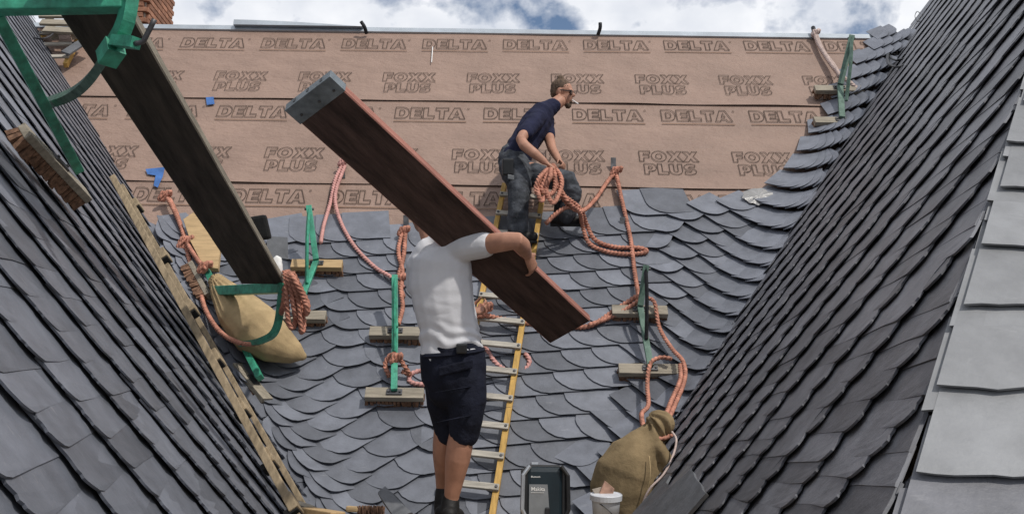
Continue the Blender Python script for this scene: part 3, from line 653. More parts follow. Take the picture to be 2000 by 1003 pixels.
rope('salmon rope coil gathered in the hands of the man with sunglasses, running to the hook', coil + [
    [HM_(1072, 330, .6), HM_(1086, 358, .58), HM_(1100, 388, .5), HM_(1132, 412, .35), HM_(1160, 392, .2), HM_(1188, 352, .1), MP(1203, 336, .08)],
    [HM_(1084, 350, .58), HM_(1108, 392, .5), HM_(1132, 414, .35), HM_(1138, 442, .15), HM_(1150, 474, .09), HM_(1180, 490, .08), HM_(1225, 496, .08), HM_(1262, 492, .08), HM_(1250, 484, .08), HM_(1200, 482, .08), HM_(1162, 468, .09), HM_(1146, 438, .15), HM_(1134, 408, .33), HM_(1104, 384, .5)],
    [HM_(1066, 436, .4), HM_(1085, 418, .42), HM_(1108, 404, .44), HM_(1128, 408, .38)]], 'rope', .019)
rope('salmon rope hanging from the hook right of the seated man to the worn trestle', [ML([(1203, 336, .08), (1212, 380, .08), (1224, 432, .07), (1232, 470, .08), (1238, 520, .09), (1244, 560, .12), (1248, 585, .2)]), ML([(1250, 585, .2), (1220, 605, .14), (1185, 622, .1), (1150, 634, .1)])], 'rope', .018, knots=[(MP(1203, 336, .09), .04)])
rope('salmon rope looped from the worn trestle down to the olive sack', [ML([(1262, 580, .24), (1278, 590, .20), (1288, 640, .14), (1312, 680, .18), (1334, 706, .26), (1337, 740, .34), (1320, 785, .46), (1298, 834, .62)]), ML([(1328, 712, .27), (1328, 742, .36), (1310, 784, .47), (1292, 832, .63)]), ML([(1312, 700, .22), (1288, 698, .2), (1270, 710, .2), (1264, 750, .20), (1266, 790, .28), (1253, 808, .36), (1258, 840, .55)])], 'rope', .016)
rope('pale pink doubled rope from the ridge to the top trestle', [ML([(1590, 62, .08), (1596, 82, .08), (1612, 110, .09), (1636, 142, .12), (1664, 165, .16), (1688, 188, .08)]), ML([(1593, 66, .08), (1606, 98, .08), (1628, 128, .10), (1640, 150, .16)])], 'ropewhite', .022, knots=[(MP(1592, 66, .08), .03)])
tubeobj('ridge_peg', [MP(1592, 74, .05), MP(1590, 62, .09), MP(1588, 54, .1)], .026, 'iron', label='black iron peg holding the pale pink rope at the ridge', cat='peg')
rope('salmon rope knotted along the left valley, its tail coiled on the trestle arm', [
    ML([(324, 382, .10), (338, 408, .12), (352, 440, .14), (364, 472, .16), (384, 505, .22), (402, 525, .3)]), ML([(330, 386, .10), (346, 420, .1), (358, 460, .12), (370, 510, .14), (388, 560, .18), (402, 606, .25), (430, 648, .35), (470, 670, .45), (508, 668, .5), (536, 646, .55)]) + [PX(552, 600, 7.3), PX(556, 560, 7.28)],
    ] + [[PX(556 + 2 * i, 530, 7.28), PX(558 + 6 * i, 548, 7.22 - .02 * i), PX(560 + 11 * i, 585, 7.2), PX(563 + 12 * i, yb_ - 14, 7.2), PX(570 + 10 * i, yb_, 7.22), PX(577 + 8 * i, yb_ - 18, 7.26), PX(572 + 7 * i, 575, 7.28), PX(562 + 3 * i, 531, 7.3)] for i, yb_ in enumerate((640, 618, 648, 612))], 'rope', .018,
    knots=[(MP(324, 383, .1), .04), (MP(364, 474, .15), .05), (MP(402, 522, .28), .04)])
# ------------------------------------------------------------------ bits on the roof
for lab, quad in (('small scrap of blue tape on the upper underlay seam', [(402, 190), (417, 189), (419, 203), (404, 205)]), ('crumpled strip of blue tape beside the left slope', [(284, 330), (322, 326), (318, 344), (308, 366), (300, 362), (304, 342), (288, 340)])):
    b = BM(); grid_prism(b, [MP(x, y, .034) for x, y in quad], NM, .003); obj('tape', b, 'bluetape', label=lab, cat='tape')
b = BM(); ctr = MP(1482, 384, .075); ring = []
for i in range(40):
    a = i / 40 * 2 * math.pi; rr = (1 + .22 * noise.noise((math.cos(a) * 3, math.sin(a) * 3, 4)) + j(.05))
    ring.append(b.verts.new(ctr + R0 * (.155 * rr * math.cos(a)) + UM * (.12 * rr * math.sin(a)) + NM * (.012 * noise.noise((a * 3, 1, 1)))))
mid = b.verts.new(ctr + NM * .012)
for i in range(40): b.faces.new((ring[i], ring[(i + 1) % 40], mid))
r_ = bmesh.ops.extrude_face_region(b, geom=b.faces[:]); bmesh.ops.translate(b, verts=[v for v in r_['geom'] if isinstance(v, bmesh.types.BMVert)], vec=NM * .004)
obj('film_patch', b, 'film', label='translucent ragged film patch at the top edge of the slates', cat='film')
def slab(label, pts, n, th, m, name='loose_slate', cat='slate'):
    b = BM(); grid_prism(b, pts, n, th); return obj(name, b, m, label=label, cat=cat)
q = [PX(522, 461, 7.7), PX(561, 463, 7.7), PX(563, 506, 7.6), PX(520, 500, 7.6)]
slab('loose rectangular slate standing behind the low end of the dark plank', q, -FW, .008, 'slate_raw')
b = BM(); box(b, PX(508, 445, 7.15), CR * .062 + CU * .01, CU * .085 - CR * .02, FW * .03, .02); obj('black_pad', b, 'rubber', label='black rubber pad wedged on the edge of the dark plank', cat='pad')
b = BM(); bmesh.ops.create_icosphere(b, subdivisions=3, radius=.06)
for v in b.verts: v.co = Vector((v.co.x * .7, v.co.y * .6, v.co.z * 1.25)) * (1 + .3 * noise.noise(v.co * 22))
bmesh.ops.translate(b, verts=b.verts, vec=PX(542, 520, 7.3)); smooth(obj('rag', b, 'white', label='crumpled white rag at the low end of the dark plank', cat='rag'))
# chimney of separate bricks behind the ridge
cz = 13.4; c1 = PX(285, 20, cz); t = thing('chimney', 'red brick chimney rising behind the ridge beside the dark plank', 'chimney', Vector((c1.x - .45, c1.y, 3.2)))
b = BM(); box(b, Vector((c1.x - .46, c1.y + .46, 4.6)), Vector((.452, 0, 0)), Vector((0, .452, 0)), Vector((0, 0, 1.7))); obj('mortar_core', b, 'mortar', t)
bb = BM(); box(bb, Vector((0, 0, 0)), Vector((.108, 0, 0)), Vector((0, .03, 0)), Vector((0, 0, .030)), .004); bme = bpy.data.meshes.new('brick'); bb.to_mesh(bme); bb.free(); bme.materials.append(M['brick'])
for r_ in range(22):
    for c_ in range(4):
        for fc in (0, 1):
            off = (c_ + .5 + (.0 if r_ % 2 else .22)) * .227 - .03
            if off > .86: continue
            p = Vector((c1.x - off, c1.y - .016, 4.75 + r_ * .074)) if fc == 0 else Vector((c1.x + .014, c1.y + off, 4.75 + r_ * .074))
            o = bpy.data.objects.new('brick', bme); C.objects.link(o); o.parent = t; o.matrix_parent_inverse = Matrix.Translation(-t.location); o.location = p
            if fc: o.rotation_euler.z = math.pi / 2
# grey frame stacked at the top of the left slope
t = thing('wooden_pallet', 'grey wooden pallet leaning behind the top of the left slope', 'pallet', MP(105, 62, .1))
for i, (x, y, x2, y2) in enumerate(((78, 30, 152, 30), (80, 44, 160, 46), (86, 58, 165, 62))):
    b = BM(); bar(b, MP(x, y, .25), MP(x2, y2, .25), .10, .03, NM); obj('board', b, 'wood', t)
for x in (92, 132): b = BM(); bar(b, MP(x, 24, .19), MP(x + 14, 70, .19), .08, .09, NM); obj('bearer', b, 'wood', t)
b = BM(); bar(b, MP(128, 104, .2), MP(172, 76, .2), .12, .02, NM); obj('loose_slate', b, 'slate_raw', label='dark slate strip lying across the yellow ladder end', cat='slate')
# ------------------------------------------------------------------ bodies: overlapping tapered limbs fused into one skin
def ell_ring(b, c, s, u, a, bb, ns=14): return [b.verts.new(c + s * (a * math.cos(2 * math.pi * k / ns)) + u * (bb * math.sin(2 * math.pi * k / ns))) for k in range(ns)]
def limb(b, pts, side=None, ns=14):
    """pts: (centre, half width along side, half depth); rounded ends"""
    P = [Vector(p[0]) for p in pts]; n = len(P); rings = []
    sd = side.normalized() if side else None
    for i in range(n):
        t = (P[min(i + 1, n - 1)] - P[max(i - 1, 0)]).normalized()
        s = sd if sd else frame(t, Vector((0, 1, 0)))[1]
        s = (s - t * s.dot(t)).normalized(); u = s.cross(t); sd = s
        rings.append((P[i], t, s, u, pts[i][1], pts[i][2]))
    R_ = []
    p, t, s, u, a, c = rings[0]; m_ = min(a, c)
    for f_, g_ in ((-.95, .3), (-.75, .66), (-.4, .92)): R_.append(ell_ring(b, p + t * m_ * f_, s, u, a * g_, c * g_, ns))
    for p, t, s, u, a, c in rings: R_.append(ell_ring(b, p, s, u, a, c, ns))
    p, t, s, u, a, c = rings[-1]; m_ = min(a, c)
    for f_, g_ in ((.4, .92), (.75, .66), (.95, .3)): R_.append(ell_ring(b, p + t * m_ * f_, s, u, a * g_, c * g_, ns))
    for i in range(len(R_) - 1):
        for k in range(ns): b.faces.new((R_[i][k], R_[i][(k + 1) % ns], R_[i + 1][(k + 1) % ns], R_[i + 1][k]))
    b.faces.new(list(reversed(R_[0]))); b.faces.new(R_[-1])
def ball(b, c, rx, ry, rz, ax=None):
    r_ = bmesh.ops.create_icosphere(b, subdivisions=3, radius=1.0)
    m_ = ax or Matrix.Identity(3)
    for v in r_['verts']: v.co = Vector(c) + m_ @ Vector((v.co.x * rx, v.co.y * ry, v.co.z * rz))
def fuse(name, b, m, parent, vox=0.009, it=4, wr=None, **k):
    """voxel-fuse the shapes into one continuous skin, then add cloth folds"""
    bmesh.ops.recalc_face_normals(b, faces=b.faces); me = bpy.data.meshes.new(name); b.to_mesh(me); b.free()
    o = bpy.data.objects.new('fuse_tmp', me); C.objects.link(o)
    md = o.modifiers.new('r', 'REMESH'); md.mode = 'VOXEL'; md.voxel_size = vox
    ms = o.modifiers.new('s', 'SMOOTH'); ms.factor = .5; ms.iterations = it
    dg = bpy.context.evaluated_depsgraph_get(); dg.update()
    out = bpy.data.meshes.new_from_object(o.evaluated_get(dg)); bpy.data.objects.remove(o); bpy.data.meshes.remove(me)
    if wr:
        amp, sc, dr = wr
        nv = [v.normal.copy() for v in out.vertices]
        for v, n_ in zip(out.vertices, nv):
            q = Vector((v.co.x * dr[0], v.co.y * dr[1], v.co.z * dr[2])) * sc
            f_ = noise.noise(q) + .5 * noise.noise(q * 2.1 + Vector((3, 1, 7))); f_ = (abs(f_) - .3) * 1.6
            v.co += n_ * amp * f_
    out.materials.clear(); out.name = name
    for p in out.polygons: p.use_smooth = True
    o = obj(name, out, m, parent, **k); return o
def hand(b, wrist, d, palm_n, thumb_side, size=.19, curl=1.0, spread=.02):
    """palm, four bent fingers of unequal length and a thumb from the side of the palm"""
    d = d.normalized(); n = (palm_n - d * palm_n.dot(d)).normalized(); s = d.cross(n) * thumb_side
    pl = size * .5
    limb(b, [(wrist, .026, .02), (wrist + d * pl * .5, .036, .017), (wrist + d * pl, .039, .015)], s)
    for i, (ln, off) in enumerate(((.40, .030), (.45, .011), (.42, -.009), (.33, -.028))):
        p0 = wrist + d * pl * .96 + s * off; L3 = [size * ln * q for q in (.42, .32, .26)]; a = 0; pts = [(p0, .0095, .0095)]
        for q, l_ in enumerate(L3):
            a += (.55, .75, .6)[q] * curl; dd = d * math.cos(a) + n * math.sin(a); p0 = p0 + dd * l_ + s * (off * .05); pts.append((p0, .0088 - .0008 * q, .0088 - .0008 * q))
        limb(b, pts, s, 8)
    p0 = wrist + d * pl * .3 + s * .03; p1 = p0 + (d * .6 + s * .7 + n * .35).normalized() * .038; p2 = p1 + (d * .8 + s * .15 + n * .7).normalized() * .032; p3 = p2 + (d * .6 - s * .1 + n * .8).normalized() * .026
    limb(b, [(p0, .013, .013), (p1, .0115, .0115), (p2, .0105, .0105), (p3, .0085, .0085)], s, 8)
# ------------------------------------------------------------------ man carrying the plank (seen from behind)
ZC = 5.43
def Q(x, y, dz=0.0): return PX(x, y, ZC + dz)
px = ZC / F                                       # metres per photo pixel at his depth
man = thing('person', 'man in white shirt and dark shorts seen from behind, carrying a plank', 'person', Vector((Q(880, 1018).x, Q(880, 1018).y, ZD)))
b = BM()
limb(b, [(Q(884, 700), .13, .09), (Q(876, 640), .125, .085), (Q(864, 560), .14, .09), (Q(866, 500), .14, .085), (Q(858, 480, .02), .08, .07)], CR)       # trunk
limb(b, [(Q(850, 484, .03), .066, .062), (Q(842, 462, .06), .058, .06), (Q(836, 440, .10), .058, .06)], CR)                                          # neck
hc = Q(829, 414, .15); hm = Matrix((CR, FW, CU)).transposed()
ball(b, hc, .076, .098, .112, hm); ball(b, hc - CU * .06 + FW * .03, .062, .07, .06, hm)
ball(b, hc + CR * .078 - CU * .012, .012, .022, .034, hm); ball(b, hc - CR * .078 - CU * .012, .012, .022, .034, hm); ball(b, hc + FW * .10 - CU * .02, .014, .02, .02, hm)
sh, el, wr_ = Q(902, 482, -.03), PX(1010, 470, 5.22), PX(1030, 497, 5.42)
limb(b, [(sh, .062, .06), (PX(950, 477, 5.33), .056, .054), (PX(990, 471, 5.25), .050, .049), (el, .046, .046), (PX(1020, 480, 5.30), .047, .044), (PX(1026, 490, 5.37), .038, .034), (wr_, .029, .025)], CU)
hand(b, wr_, (PX(1041, 522, 5.47) - wr_), FW * .8 - CR * .55 - CU * .2, 1, .185, .75)
limb(b, [(Q(826, 500, .05), .055, .055), (Q(822, 540, .12), .046, .046), (Q(834, 588, .20), .042, .042), (Q(850, 620, .27), .04, .04), (Q(878, 616, .34), .03, .028), (Q(912, 606, .36), .024, .02)], CR)
hand(b, Q(908, 607, .36), CR, CU * .6 - FW * .3, -1, .19, 1.1)
for hipx, knx, kny, anx, any_, dz, dk in ((908, 903, 838, 880, 982, -.03, .0), (868, 869, 838, 866, 968, .10, .16)):
    kn, an = Q(knx, kny, dz), Q(anx, any_, dk + dz * .3)
    sc_ = 1 - dk * .4
    limb(b, [(Q(hipx, 725, dz * .5), .095, .10), (Q((hipx + knx) / 2, 785, dz), .082, .088), (kn, .065 * sc_, .068), (kn.lerp(an, .22), .070 * sc_, .074), (kn.lerp(an, .40), .068 * sc_, .074), (kn.lerp(an, .68), .052 * sc_, .054), (kn.lerp(an, .92), .040, .043), (an - CU * .03, .036, .05)], CR)
body = fuse('body', b, 'skin', man, .0075, 3)
b = BM()                                          # T-shirt
limb(b, [(Q(884, 698), .172, .118), (Q(881, 676), .166, .112), (Q(876, 636), .160, .108), (Q(866, 590), .164, .112), (Q(860, 550, .01), .172, .118), (Q(862, 510, .01), .165, .112), (Q(868, 487, .015), .125, .095), (Q(862, 474, .02), .085, .08)], CR)
limb(b, [(Q(885, 486, 0), .085, .085), (Q(912, 481, -.05), .080, .080), (PX(946, 477, 5.335), .071, .070)], CU)
limb(b, [(Q(840, 492, .02), .085, .085), (Q(819, 520, .05), .078, .078), (Q(816, 556, .09), .066, .07)], CR)
tee = fuse('t_shirt', b, 'tee', man, .008, 5, (.004, 3.6, (.7, 1.0, 2.8)))
zt, zb = Q(866, 480).z, Q(884, 700).z
for v, vn in zip(tee.data.vertices, [q.normal.copy() for q in tee.data.vertices]):                       # cloth gathers above the belt, drags from the raised shoulder
    t = (v.co.z - zb) / (zt - zb); x_ = (v.co - Q(870, 600)).dot(CR)
    lo = max(0, 1 - abs(t - .14) / .2); di = max(0, 1 - abs(t - .62) / .42)
    f1 = math.sin(v.co.z * 105 + 9 * noise.noise((x_ * 6, v.co.z * 3, 2)) + x_ * 16); f2 = math.sin((v.co.z * .8 - x_ * .75) * 62 + 5 * noise.noise(v.co * 5))
    v.co += vn * (.0062 * lo * f1 + .0038 * di * max(0, f2) * (.4 + noise.noise(v.co * 4 + Vector((9, 0, 0)))))
b = BM()                                          # shorts
limb(b, [(Q(884, 688), .170, .12), (Q(886, 710), .175, .128), (Q(888, 738), .172, .13), (Q(888, 758), .15, .12)], CR)
limb(b, [(Q(908, 740, -.02), .112, .115), (Q(912, 785, -.03), .104, .108), (Q(910, 820, -.03), .092, .10), (Q(907, 846, -.02), .080, .092)], CR)
limb(b, [(Q(866, 740, .05), .105, .11), (Q(864, 790, .08), .088, .1), (Q(870, 828, .10), .072, .085), (Q(874, 848, .10), .066, .08)], CR)
sho = fuse('shorts', b, 'shorts', man, .008, 4, (.008, 5.5, (1.4, 1.0, .8)))
b = BM(); sweep(b, spline([Q(884, 688) + CR * (.158 * math.cos(a)) - FW * (.112 * math.sin(a)) + CU * (.015 * math.cos(a)) for a in [i * math.pi / 8 for i in range(17)]], .02), .016, 6, flat=1.0); obj('belt', b, 'shorts', sho)
b = BM(); box(b, Q(904, 676) - FW * .125, CR * .028, CU * .026, FW * .018, .008); obj('belt_pouch', b, 'blackp', sho)
b = BM(); box(b, Q(893, 712) - FW * .128 + CR * .0, CR * .088 + CU * .022, CU * .024, FW * .016, .008); obj('pocket_flap', b, 'shorts', sho)
b = BM(); box(b, Q(934, 776) - FW * .07 - CR * .004, CR * .03 + FW * .04, CU * .075, FW * .012 + CR * .008, .012); obj('cargo_pocket', b, 'shorts', sho)
for anx, any_, dz in ((880, 985, 0), (866, 972, .17)):
    b = BM(); an = Q(anx, any_, dz); fl = ZD - an.z + .045
    foot = Vector((an.x, an.y, ZD + .045))
    limb(b, [(foot + Vector((0, -.075, 0)), .042, .043), (foot + Vector((.0, 0, .005)), .045, .045), (foot + Vector((.02, .10, -.004)), .050, .038), (foot + Vector((.03, .17, -.012)), .042, .03)], CR)
    limb(b, [(foot + Vector((0, -.02, .02)), .050, .058), (Vector((an.x, an.y, an.z + .035)), .047, .056)], CR)
    sh_ = fuse('shoe', b, 'boot', man, .008, 3)
    b = BM(); sweep(b, [foot + Vector((0, -.1, -.038)), foot + Vector((.01, 0, -.038)), foot + Vector((.03, .19, -.038))], .048, 10, flat=.14); obj('sole', b, 'rubber', sh_)
b = BM(); ball(b, hc + CU * .022 - FW * .012, .081, .1, .104, hm); fuse('hair', b, 'hair', man, .01, 2, (.006, 40, (1, 1, 1)))
# ------------------------------------------------------------------ man on the roof ladder
def G(x, y, h=.45): return MP(x, y, h)
gp = G(1050, 300).dot(FW) / F
gm = thing('person', 'man in navy shirt and sunglasses on the ladder, cigarette in mouth, gathering rope', 'person', MP(1015, 470, .1))
b = BM()
limb(b, [(G(1006, 326, .42), .11, .15), (G(1022, 285, .46), .105, .145), (G(1044, 248, .5), .105, .15), (G(1056, 230, .52), .075, .10)], CR)
limb(b, [(G(1066, 220, .52), .07, .08), (G(1078, 209, .54), .066, .066), (G(1092, 198, .55), .066, .064)], CR)
hx = (CR * .93 - CU * .16 - FW * .30).normalized(); hu = (CU - hx * CU.dot(hx) + CR * .1).normalized(); hu = (hu - hx * hu.dot(hx)).normalized(); hy = hu.cross(hx); hm2 = Matrix((hx, hy, hu)).transposed(); hc2 = G(1099, 181, .56)
ball(b, hc2 + hu * .025 - hx * .012, .104, .080, .098, hm2); ball(b, hc2 - hu * .045 + hx * .03, .074, .066, .085, hm2)
ball(b, hc2 - hu * .012 + hx * .112, .022, .014, .022, hm2); ball(b, hc2 + hu * .028 + hx * .085, .02, .05, .016, hm2)     # nose, brow
ball(b, hc2 - hu * .062 + hx * .092, .018, .026, .012, hm2); ball(b, hc2 - hu * .105 + hx * .072, .032, .034, .026, hm2)   # mouth, chin
for q in (-1, 1): ball(b, hc2 - hx * .012 + hy * .083 * q - hu * .005, .022, .012, .034, hm2)
wrR = G(1064, 316, .66)
limb(b, [(G(1046, 236, .66), .072, .07), (G(1028, 256, .72), .058, .056), (G(1017, 272, .74), .046, .046), (G(1024, 284, .74), .05, .046), (G(1044, 300, .71), .046, .04), (wrR, .032, .026)], CR)
hand(b, wrR, G(1078, 326, .62) - wrR, -CU * .8 + FW * .2 - CR * .2, 1, .19, 1.3)
wrL = G(1092, 314, .48)
limb(b, [(G(1066, 236, .38), .066, .066), (G(1072, 268, .40), .054, .054), (G(1078, 290, .44), .044, .044), (G(1086, 304, .47), .038, .036), (wrL, .03, .026)], CR)
hand(b, wrL, G(1106, 326, .5) - wrL, -CU * .5 - FW * .5, -1, .18, 1.2)
limb(b, [(G(1008, 330, .44), .12, .13), (G(1014, 362, .40), .09, .09), (G(1012, 395, .34), .066, .066), (G(1010, 440, .22), .048, .05)], CR)
limb(b, [(G(1022, 334, .38), .11, .12), (G(1072, 350, .42), .09, .09), (G(1112, 356, .44), .068, .068), (G(1112, 390, .34), .056, .056), (G(1106, 420, .24), .045, .05)], CU)
fuse('body', b, 'skin', gm, .0095, 3)
b = BM()
limb(b, [(G(1002, 318, .43), .138, .175), (G(1012, 300, .45), .136, .172), (G(1026, 276, .47), .134, .172), (G(1044, 247, .50), .142, .19), (G(1059, 226, .52), .118, .165), (G(1068, 216, .53), .085, .11), (G(1075, 211, .535), .082, .092), (G(1081, 207, .54), .076, .080)], CR)
limb(b, [(G(1054, 226, .60), .085, .085), (G(1040, 243, .68), .085, .08), (G(1026, 260, .72), .078, .07)], CR)
limb(b, [(G(1066, 226, .42), .08, .08), (G(1069, 250, .40), .07, .07), (G(1072, 264, .40), .066, .066)], CR)
fuse('t_shirt', b, 'navy', gm, .0095, 4, (.008, 5.5, (1, 1, 1.6)))
b = BM()
limb(b, [(G(1000, 312, .43), .135, .165), (G(1004, 326, .43), .145, .17), (G(1010, 342, .43), .13, .16)], CR)
limb(b, [(G(1006, 334, .48), .135, .14), (G(1014, 360, .44), .115, .12), (G(1013, 388, .38), .100, .105), (G(1012, 420, .30), .095, .1), (G(1012, 452, .20), .098, .1)], CR)
limb(b, [(G(1022, 336, .36), .12, .125), (G(1066, 348, .42), .108, .112), (G(1110, 352, .44), .094, .1), (G(1118, 374, .40), .09, .095), (G(1112, 400, .31), .086, .09), (G(1107, 418, .25), .082, .085)], CU)
je = fuse('jeans', b, 'jeans', gm, .0095, 3, (.012, 6, (1, 1, 1.8)))
b = BM(); box(b, G(992, 326, .60), CR * .05, CU * .075, FW * .03, .015); obj('tool_pouch', b, 'blackp', gm)
b = BM(); box(b, G(998, 346, .61), CR * .028 - CU * .006, CU * .02, FW * .012, .005); obj('pouch_tool', b, 'greyp', gm)
for pts in ([(1000, 462, .17), (1020, 466, .19), (1042, 462, .19)], [(1082, 428, .16), (1104, 432, .18), (1128, 430, .18)]):
    b = BM(); p = [G(*q) for q in pts]; limb(b, [(p[0], .052, .05), (p[1] + CU * .01, .055, .055), (p[2], .048, .04)], CU); limb(b, [(p[0] + CR * .05 + CU * .03, .055, .055), (p[0] + CR * .05 + CU * .12, .052, .055)], CR)
    bt = fuse('boot', b, 'boot', gm, .009, 3); b = BM(); bar(b, p[0] - CU * .052 - CR * .03, p[2] - CU * .045 + CR * .03, .09, .024, CU, .005); obj('sole', b, 'rubber', bt)
b = BM(); ball(b, hc2 + hu * .045 - hx * .028, .104, .083, .092, hm2); ball(b, hc2 + hu * .0 - hx * .07, .055, .076, .07, hm2); ball(b, hc2 + hu * .138 - hx * .045, .036, .036, .032, hm2)
ha = fuse('hair', b, 'hair', gm, .009, 2, (.007, 45, (1, 1, 1)))
b = BM(); ball(b, hc2 - hu * .115 + hx * .075, .034, .036, .036, hm2); ball(b, hc2 - hu * .08 + hx * .1, .012, .032, .012, hm2); fuse('beard', b, 'hair', gm, .007, 2, (.004, 50, (1, 1, 1)))
b = BM()
for q in (-1, 1): box(b, hc2 + hu * .008 + hx * .098 + hy * .036 * q, hy * .031, hu * .021, hx * .006, .006)
gl = obj('sunglasses', b, 'lens', gm)
for q in (-1, 1):
    b = BM(); bar(b, hc2 + hu * .014 + hx * .098 + hy * .074 * q, hc2 + hu * .012 - hx * .015 + hy * .088 * q, .006, .010, hu); obj('temple', b, 'blackp', gl)
mo = hc2 - hu * .06 + hx * .108
b = BM(); tube(b, mo, mo + hx * .075 - hu * .035 - hy * .02, .006, 8); obj('cigarette', b, 'white', label='white cigarette in the mouth of the man with sunglasses', cat='cigarette')
# ------------------------------------------------------------------ sacks
ZS = 6.3
def S(x, y, d=0.0): return PX(x, y, ZS + d)
s_ = thing('sack', 'olive canvas sack tied with salmon rope, slumped in the right valley', 'sack', S(1230, 995))
b = BM(); ax = Matrix((CR, FW, CU)).transposed()
limb(b, [(S(1212, 985), .175, .15), (S(1216, 955), .20, .165), (S(1224, 922), .195, .16), (S(1240, 890, .03), .165, .135), (S(1260, 866, .05), .115, .10), (S(1276, 850, .07), .078, .07), (S(1285, 838, .08), .07, .06), (S(1290, 826, .08), .085, .065)], (CR * .9 + CU * .3))
limb(b, [(S(1266, 872, -.01), .05, .03), (S(1290, 880, -.0), .055, .035), (S(1304, 902, .0), .05, .04), (S(1300, 930, .0), .06, .06)], CU)
bag = fuse('bag', b, 'canvas', s_, .010, 3)
nk = S(1283, 840, .08)
for v, vn in zip(bag.data.vertices, [q.normal.copy() for q in bag.data.vertices]):
    q = v.co - nk; r_ = q.length; ang = math.atan2(q.dot(FW), q.dot((CR + CU * .6).normalized()))
    v.co += vn * (.016 * max(0, 1 - r_ / .5) * math.sin(ang * 9 + noise.noise(v.co * 4) * 3) + .014 * noise.noise(v.co * 4.5) + .006 * noise.noise(v.co * 11))
b = BM(); sweep(b, spline([S(1284, 850, .08) + CR * (.085 * math.cos(a)) - FW * (.08 * math.sin(a)) + CU * .006 * math.sin(3 * a) for a in [i * math.pi / 6 for i in range(13)]], .012), .014, 8, 3, 62, .2); smooth(obj('tie', b, 'rope', s_))
tubeobj('cord', [S(1312, 842, .02), S(1321, 858, -.02), S(1314, 890, -.08), S(1296, 925, -.14), S(1268, 955, -.17), S(1252, 990, -.16)], .007, 'ropewhite', s_)
tubeobj('seam', [S(1268, 890, -.10), S(1270, 925, -.155), S(1262, 965, -.165)], .004, 'canvas2', s_)
s_ = thing('sack', 'beige canvas sack with gathered neck hanging below the plank end in the left valley', 'sack', MP(520, 690, .1))
b = BM()
limb(b, [(MP(422, 548, .26), .06, .05), (MP(440, 572, .28), .11, .09), (MP(470, 610, .28), .19, .15), (MP(503, 645, .28), .215, .175), (MP(540, 672, .25), .17, .14), (MP(578, 690, .2), .085, .075), (MP(592, 696, .17), .035, .03)], (R0 * .8 + UM * .5))
bag = fuse('bag', b, 'canvas2', s_, .011, 3)
ctr = MP(420, 548, .28)                                # pleats fan out from the neck
for v, vn in zip(bag.data.vertices, [q.normal.copy() for q in bag.data.vertices]):
    q = v.co - ctr; r_ = q.length; ang = math.atan2(q.dot(NM), q.dot((R0 * .8 + UM * .5).normalized()))
    v.co += vn * (.014 * max(0, 1 - r_ / .62) * math.sin(ang * 15 + noise.noise(v.co * 3) * 3) + .008 * noise.noise(v.co * 6))
b = BM(); grid_prism(b, [MP(x, y, .20) for x, y in ((358, 428), (378, 414), (402, 448), (430, 486), (426, 524), (398, 520), (372, 470))], NM, .05); obj('insulation_board', b, 'woodnew', label='pale yellow board leaning behind the knotted rope in the left valley', cat='board')
# ------------------------------------------------------------------ radio, bucket and slates on the deck
rc = PX(1061, 957, 5.62); rc = Vector((rc.x, rc.y, ZD + .152))
rd = thing('site_radio', 'dark teal jobsite radio with grey speaker panel and silver guard bars', 'radio', Vector((rc.x, rc.y, ZD)))
tw = math.radians(6); rx = Vector((math.cos(tw), math.sin(tw), 0)); ry = Vector((-math.sin(tw), math.cos(tw), 0)); rz = Vector((0, 0, 1))
b = BM(); box(b, rc, rx * .108, ry * .075, rz * .148, .03); obj('body', b, 'teal', rd)
b = BM(); box(b, rc + rz * .142, rx * .085, ry * .06, rz * .014, .01); obj('top_handle', b, 'blackp', rd)
b = BM(); box(b, rc + rz * .156 - rx * .05, rx * .02, ry * .02, rz * .012, .004); obj('button', b, 'chrome', rd)
f0 = rc - ry * .0765
b = BM(); lp_ = [(-.088, -.15), (.028, -.15), (.012, .052), (-.088, .052)]; grid_prism(b, [f0 + rx * x - ry * .006 + rz * z for x, z in lp_], -ry, .012); sp_ = obj('speaker_panel', b, 'greyp', rd)
b = BM(); box(b, f0 - ry * .01 + rx * .012 - rz * .09, rx * .013, ry * .006, rz * .022, .006); obj('latch', b, 'blackp', sp_)
for q in (-1, 1):
    p = [rc + rx * q * .085 - ry * .085 + rz * .15, rc + rx * q * .122 - ry * .088 + rz * .10, rc + rx * q * .126 - ry * .09 - rz * .08, rc + rx * q * .095 - ry * .088 - rz * .146]
    b = BM(); sweep(b, p, .012, 8); obj('guard_bar', b, 'chrome' if q < 0 else 'blackp', rd)
    b = BM(); box(b, rc + rx * q * .105, rx * .012, ry * .08, rz * .13, .01); obj('side_guard', b, 'blackp', rd)
tubeobj('aerial', [rc + rx * .125 + rz * .12, rc + rx * .14 + rz * .02, rc + rx * .138 - rz * .12], .005, 'blackp', rd)
def text(body, org, ex, ez, w_, m, parent, name='lettering'):
    cu = bpy.data.curves.new('t', 'FONT'); cu.body = body; cu.extrude = 0.0; cu.offset = .012; cu.resolution_u = 3; o = bpy.data.objects.new('t', cu); C.objects.link(o)
    dg = bpy.context.evaluated_depsgraph_get(); dg.update(); me = bpy.data.meshes.new_from_object(o.evaluated_get(dg)); bpy.data.objects.remove(o)
    xs = [v.co.x for v in me.vertices]; k = w_ / (max(xs) - min(xs))
    for v in me.vertices: v.co = org + ex * (v.co.x * k) + ez * (v.co.y * k)
    me.materials.clear(); return obj(name, me, m, parent)
text('Makita', f0 - rx * .078 - ry * .0075 + rz * .018, rx, rz, .075, 'white', rd); text('Bluetooth', f0 - rx * .078 - ry * .0015 + rz * .088, rx, rz, .05, 'white', rd)
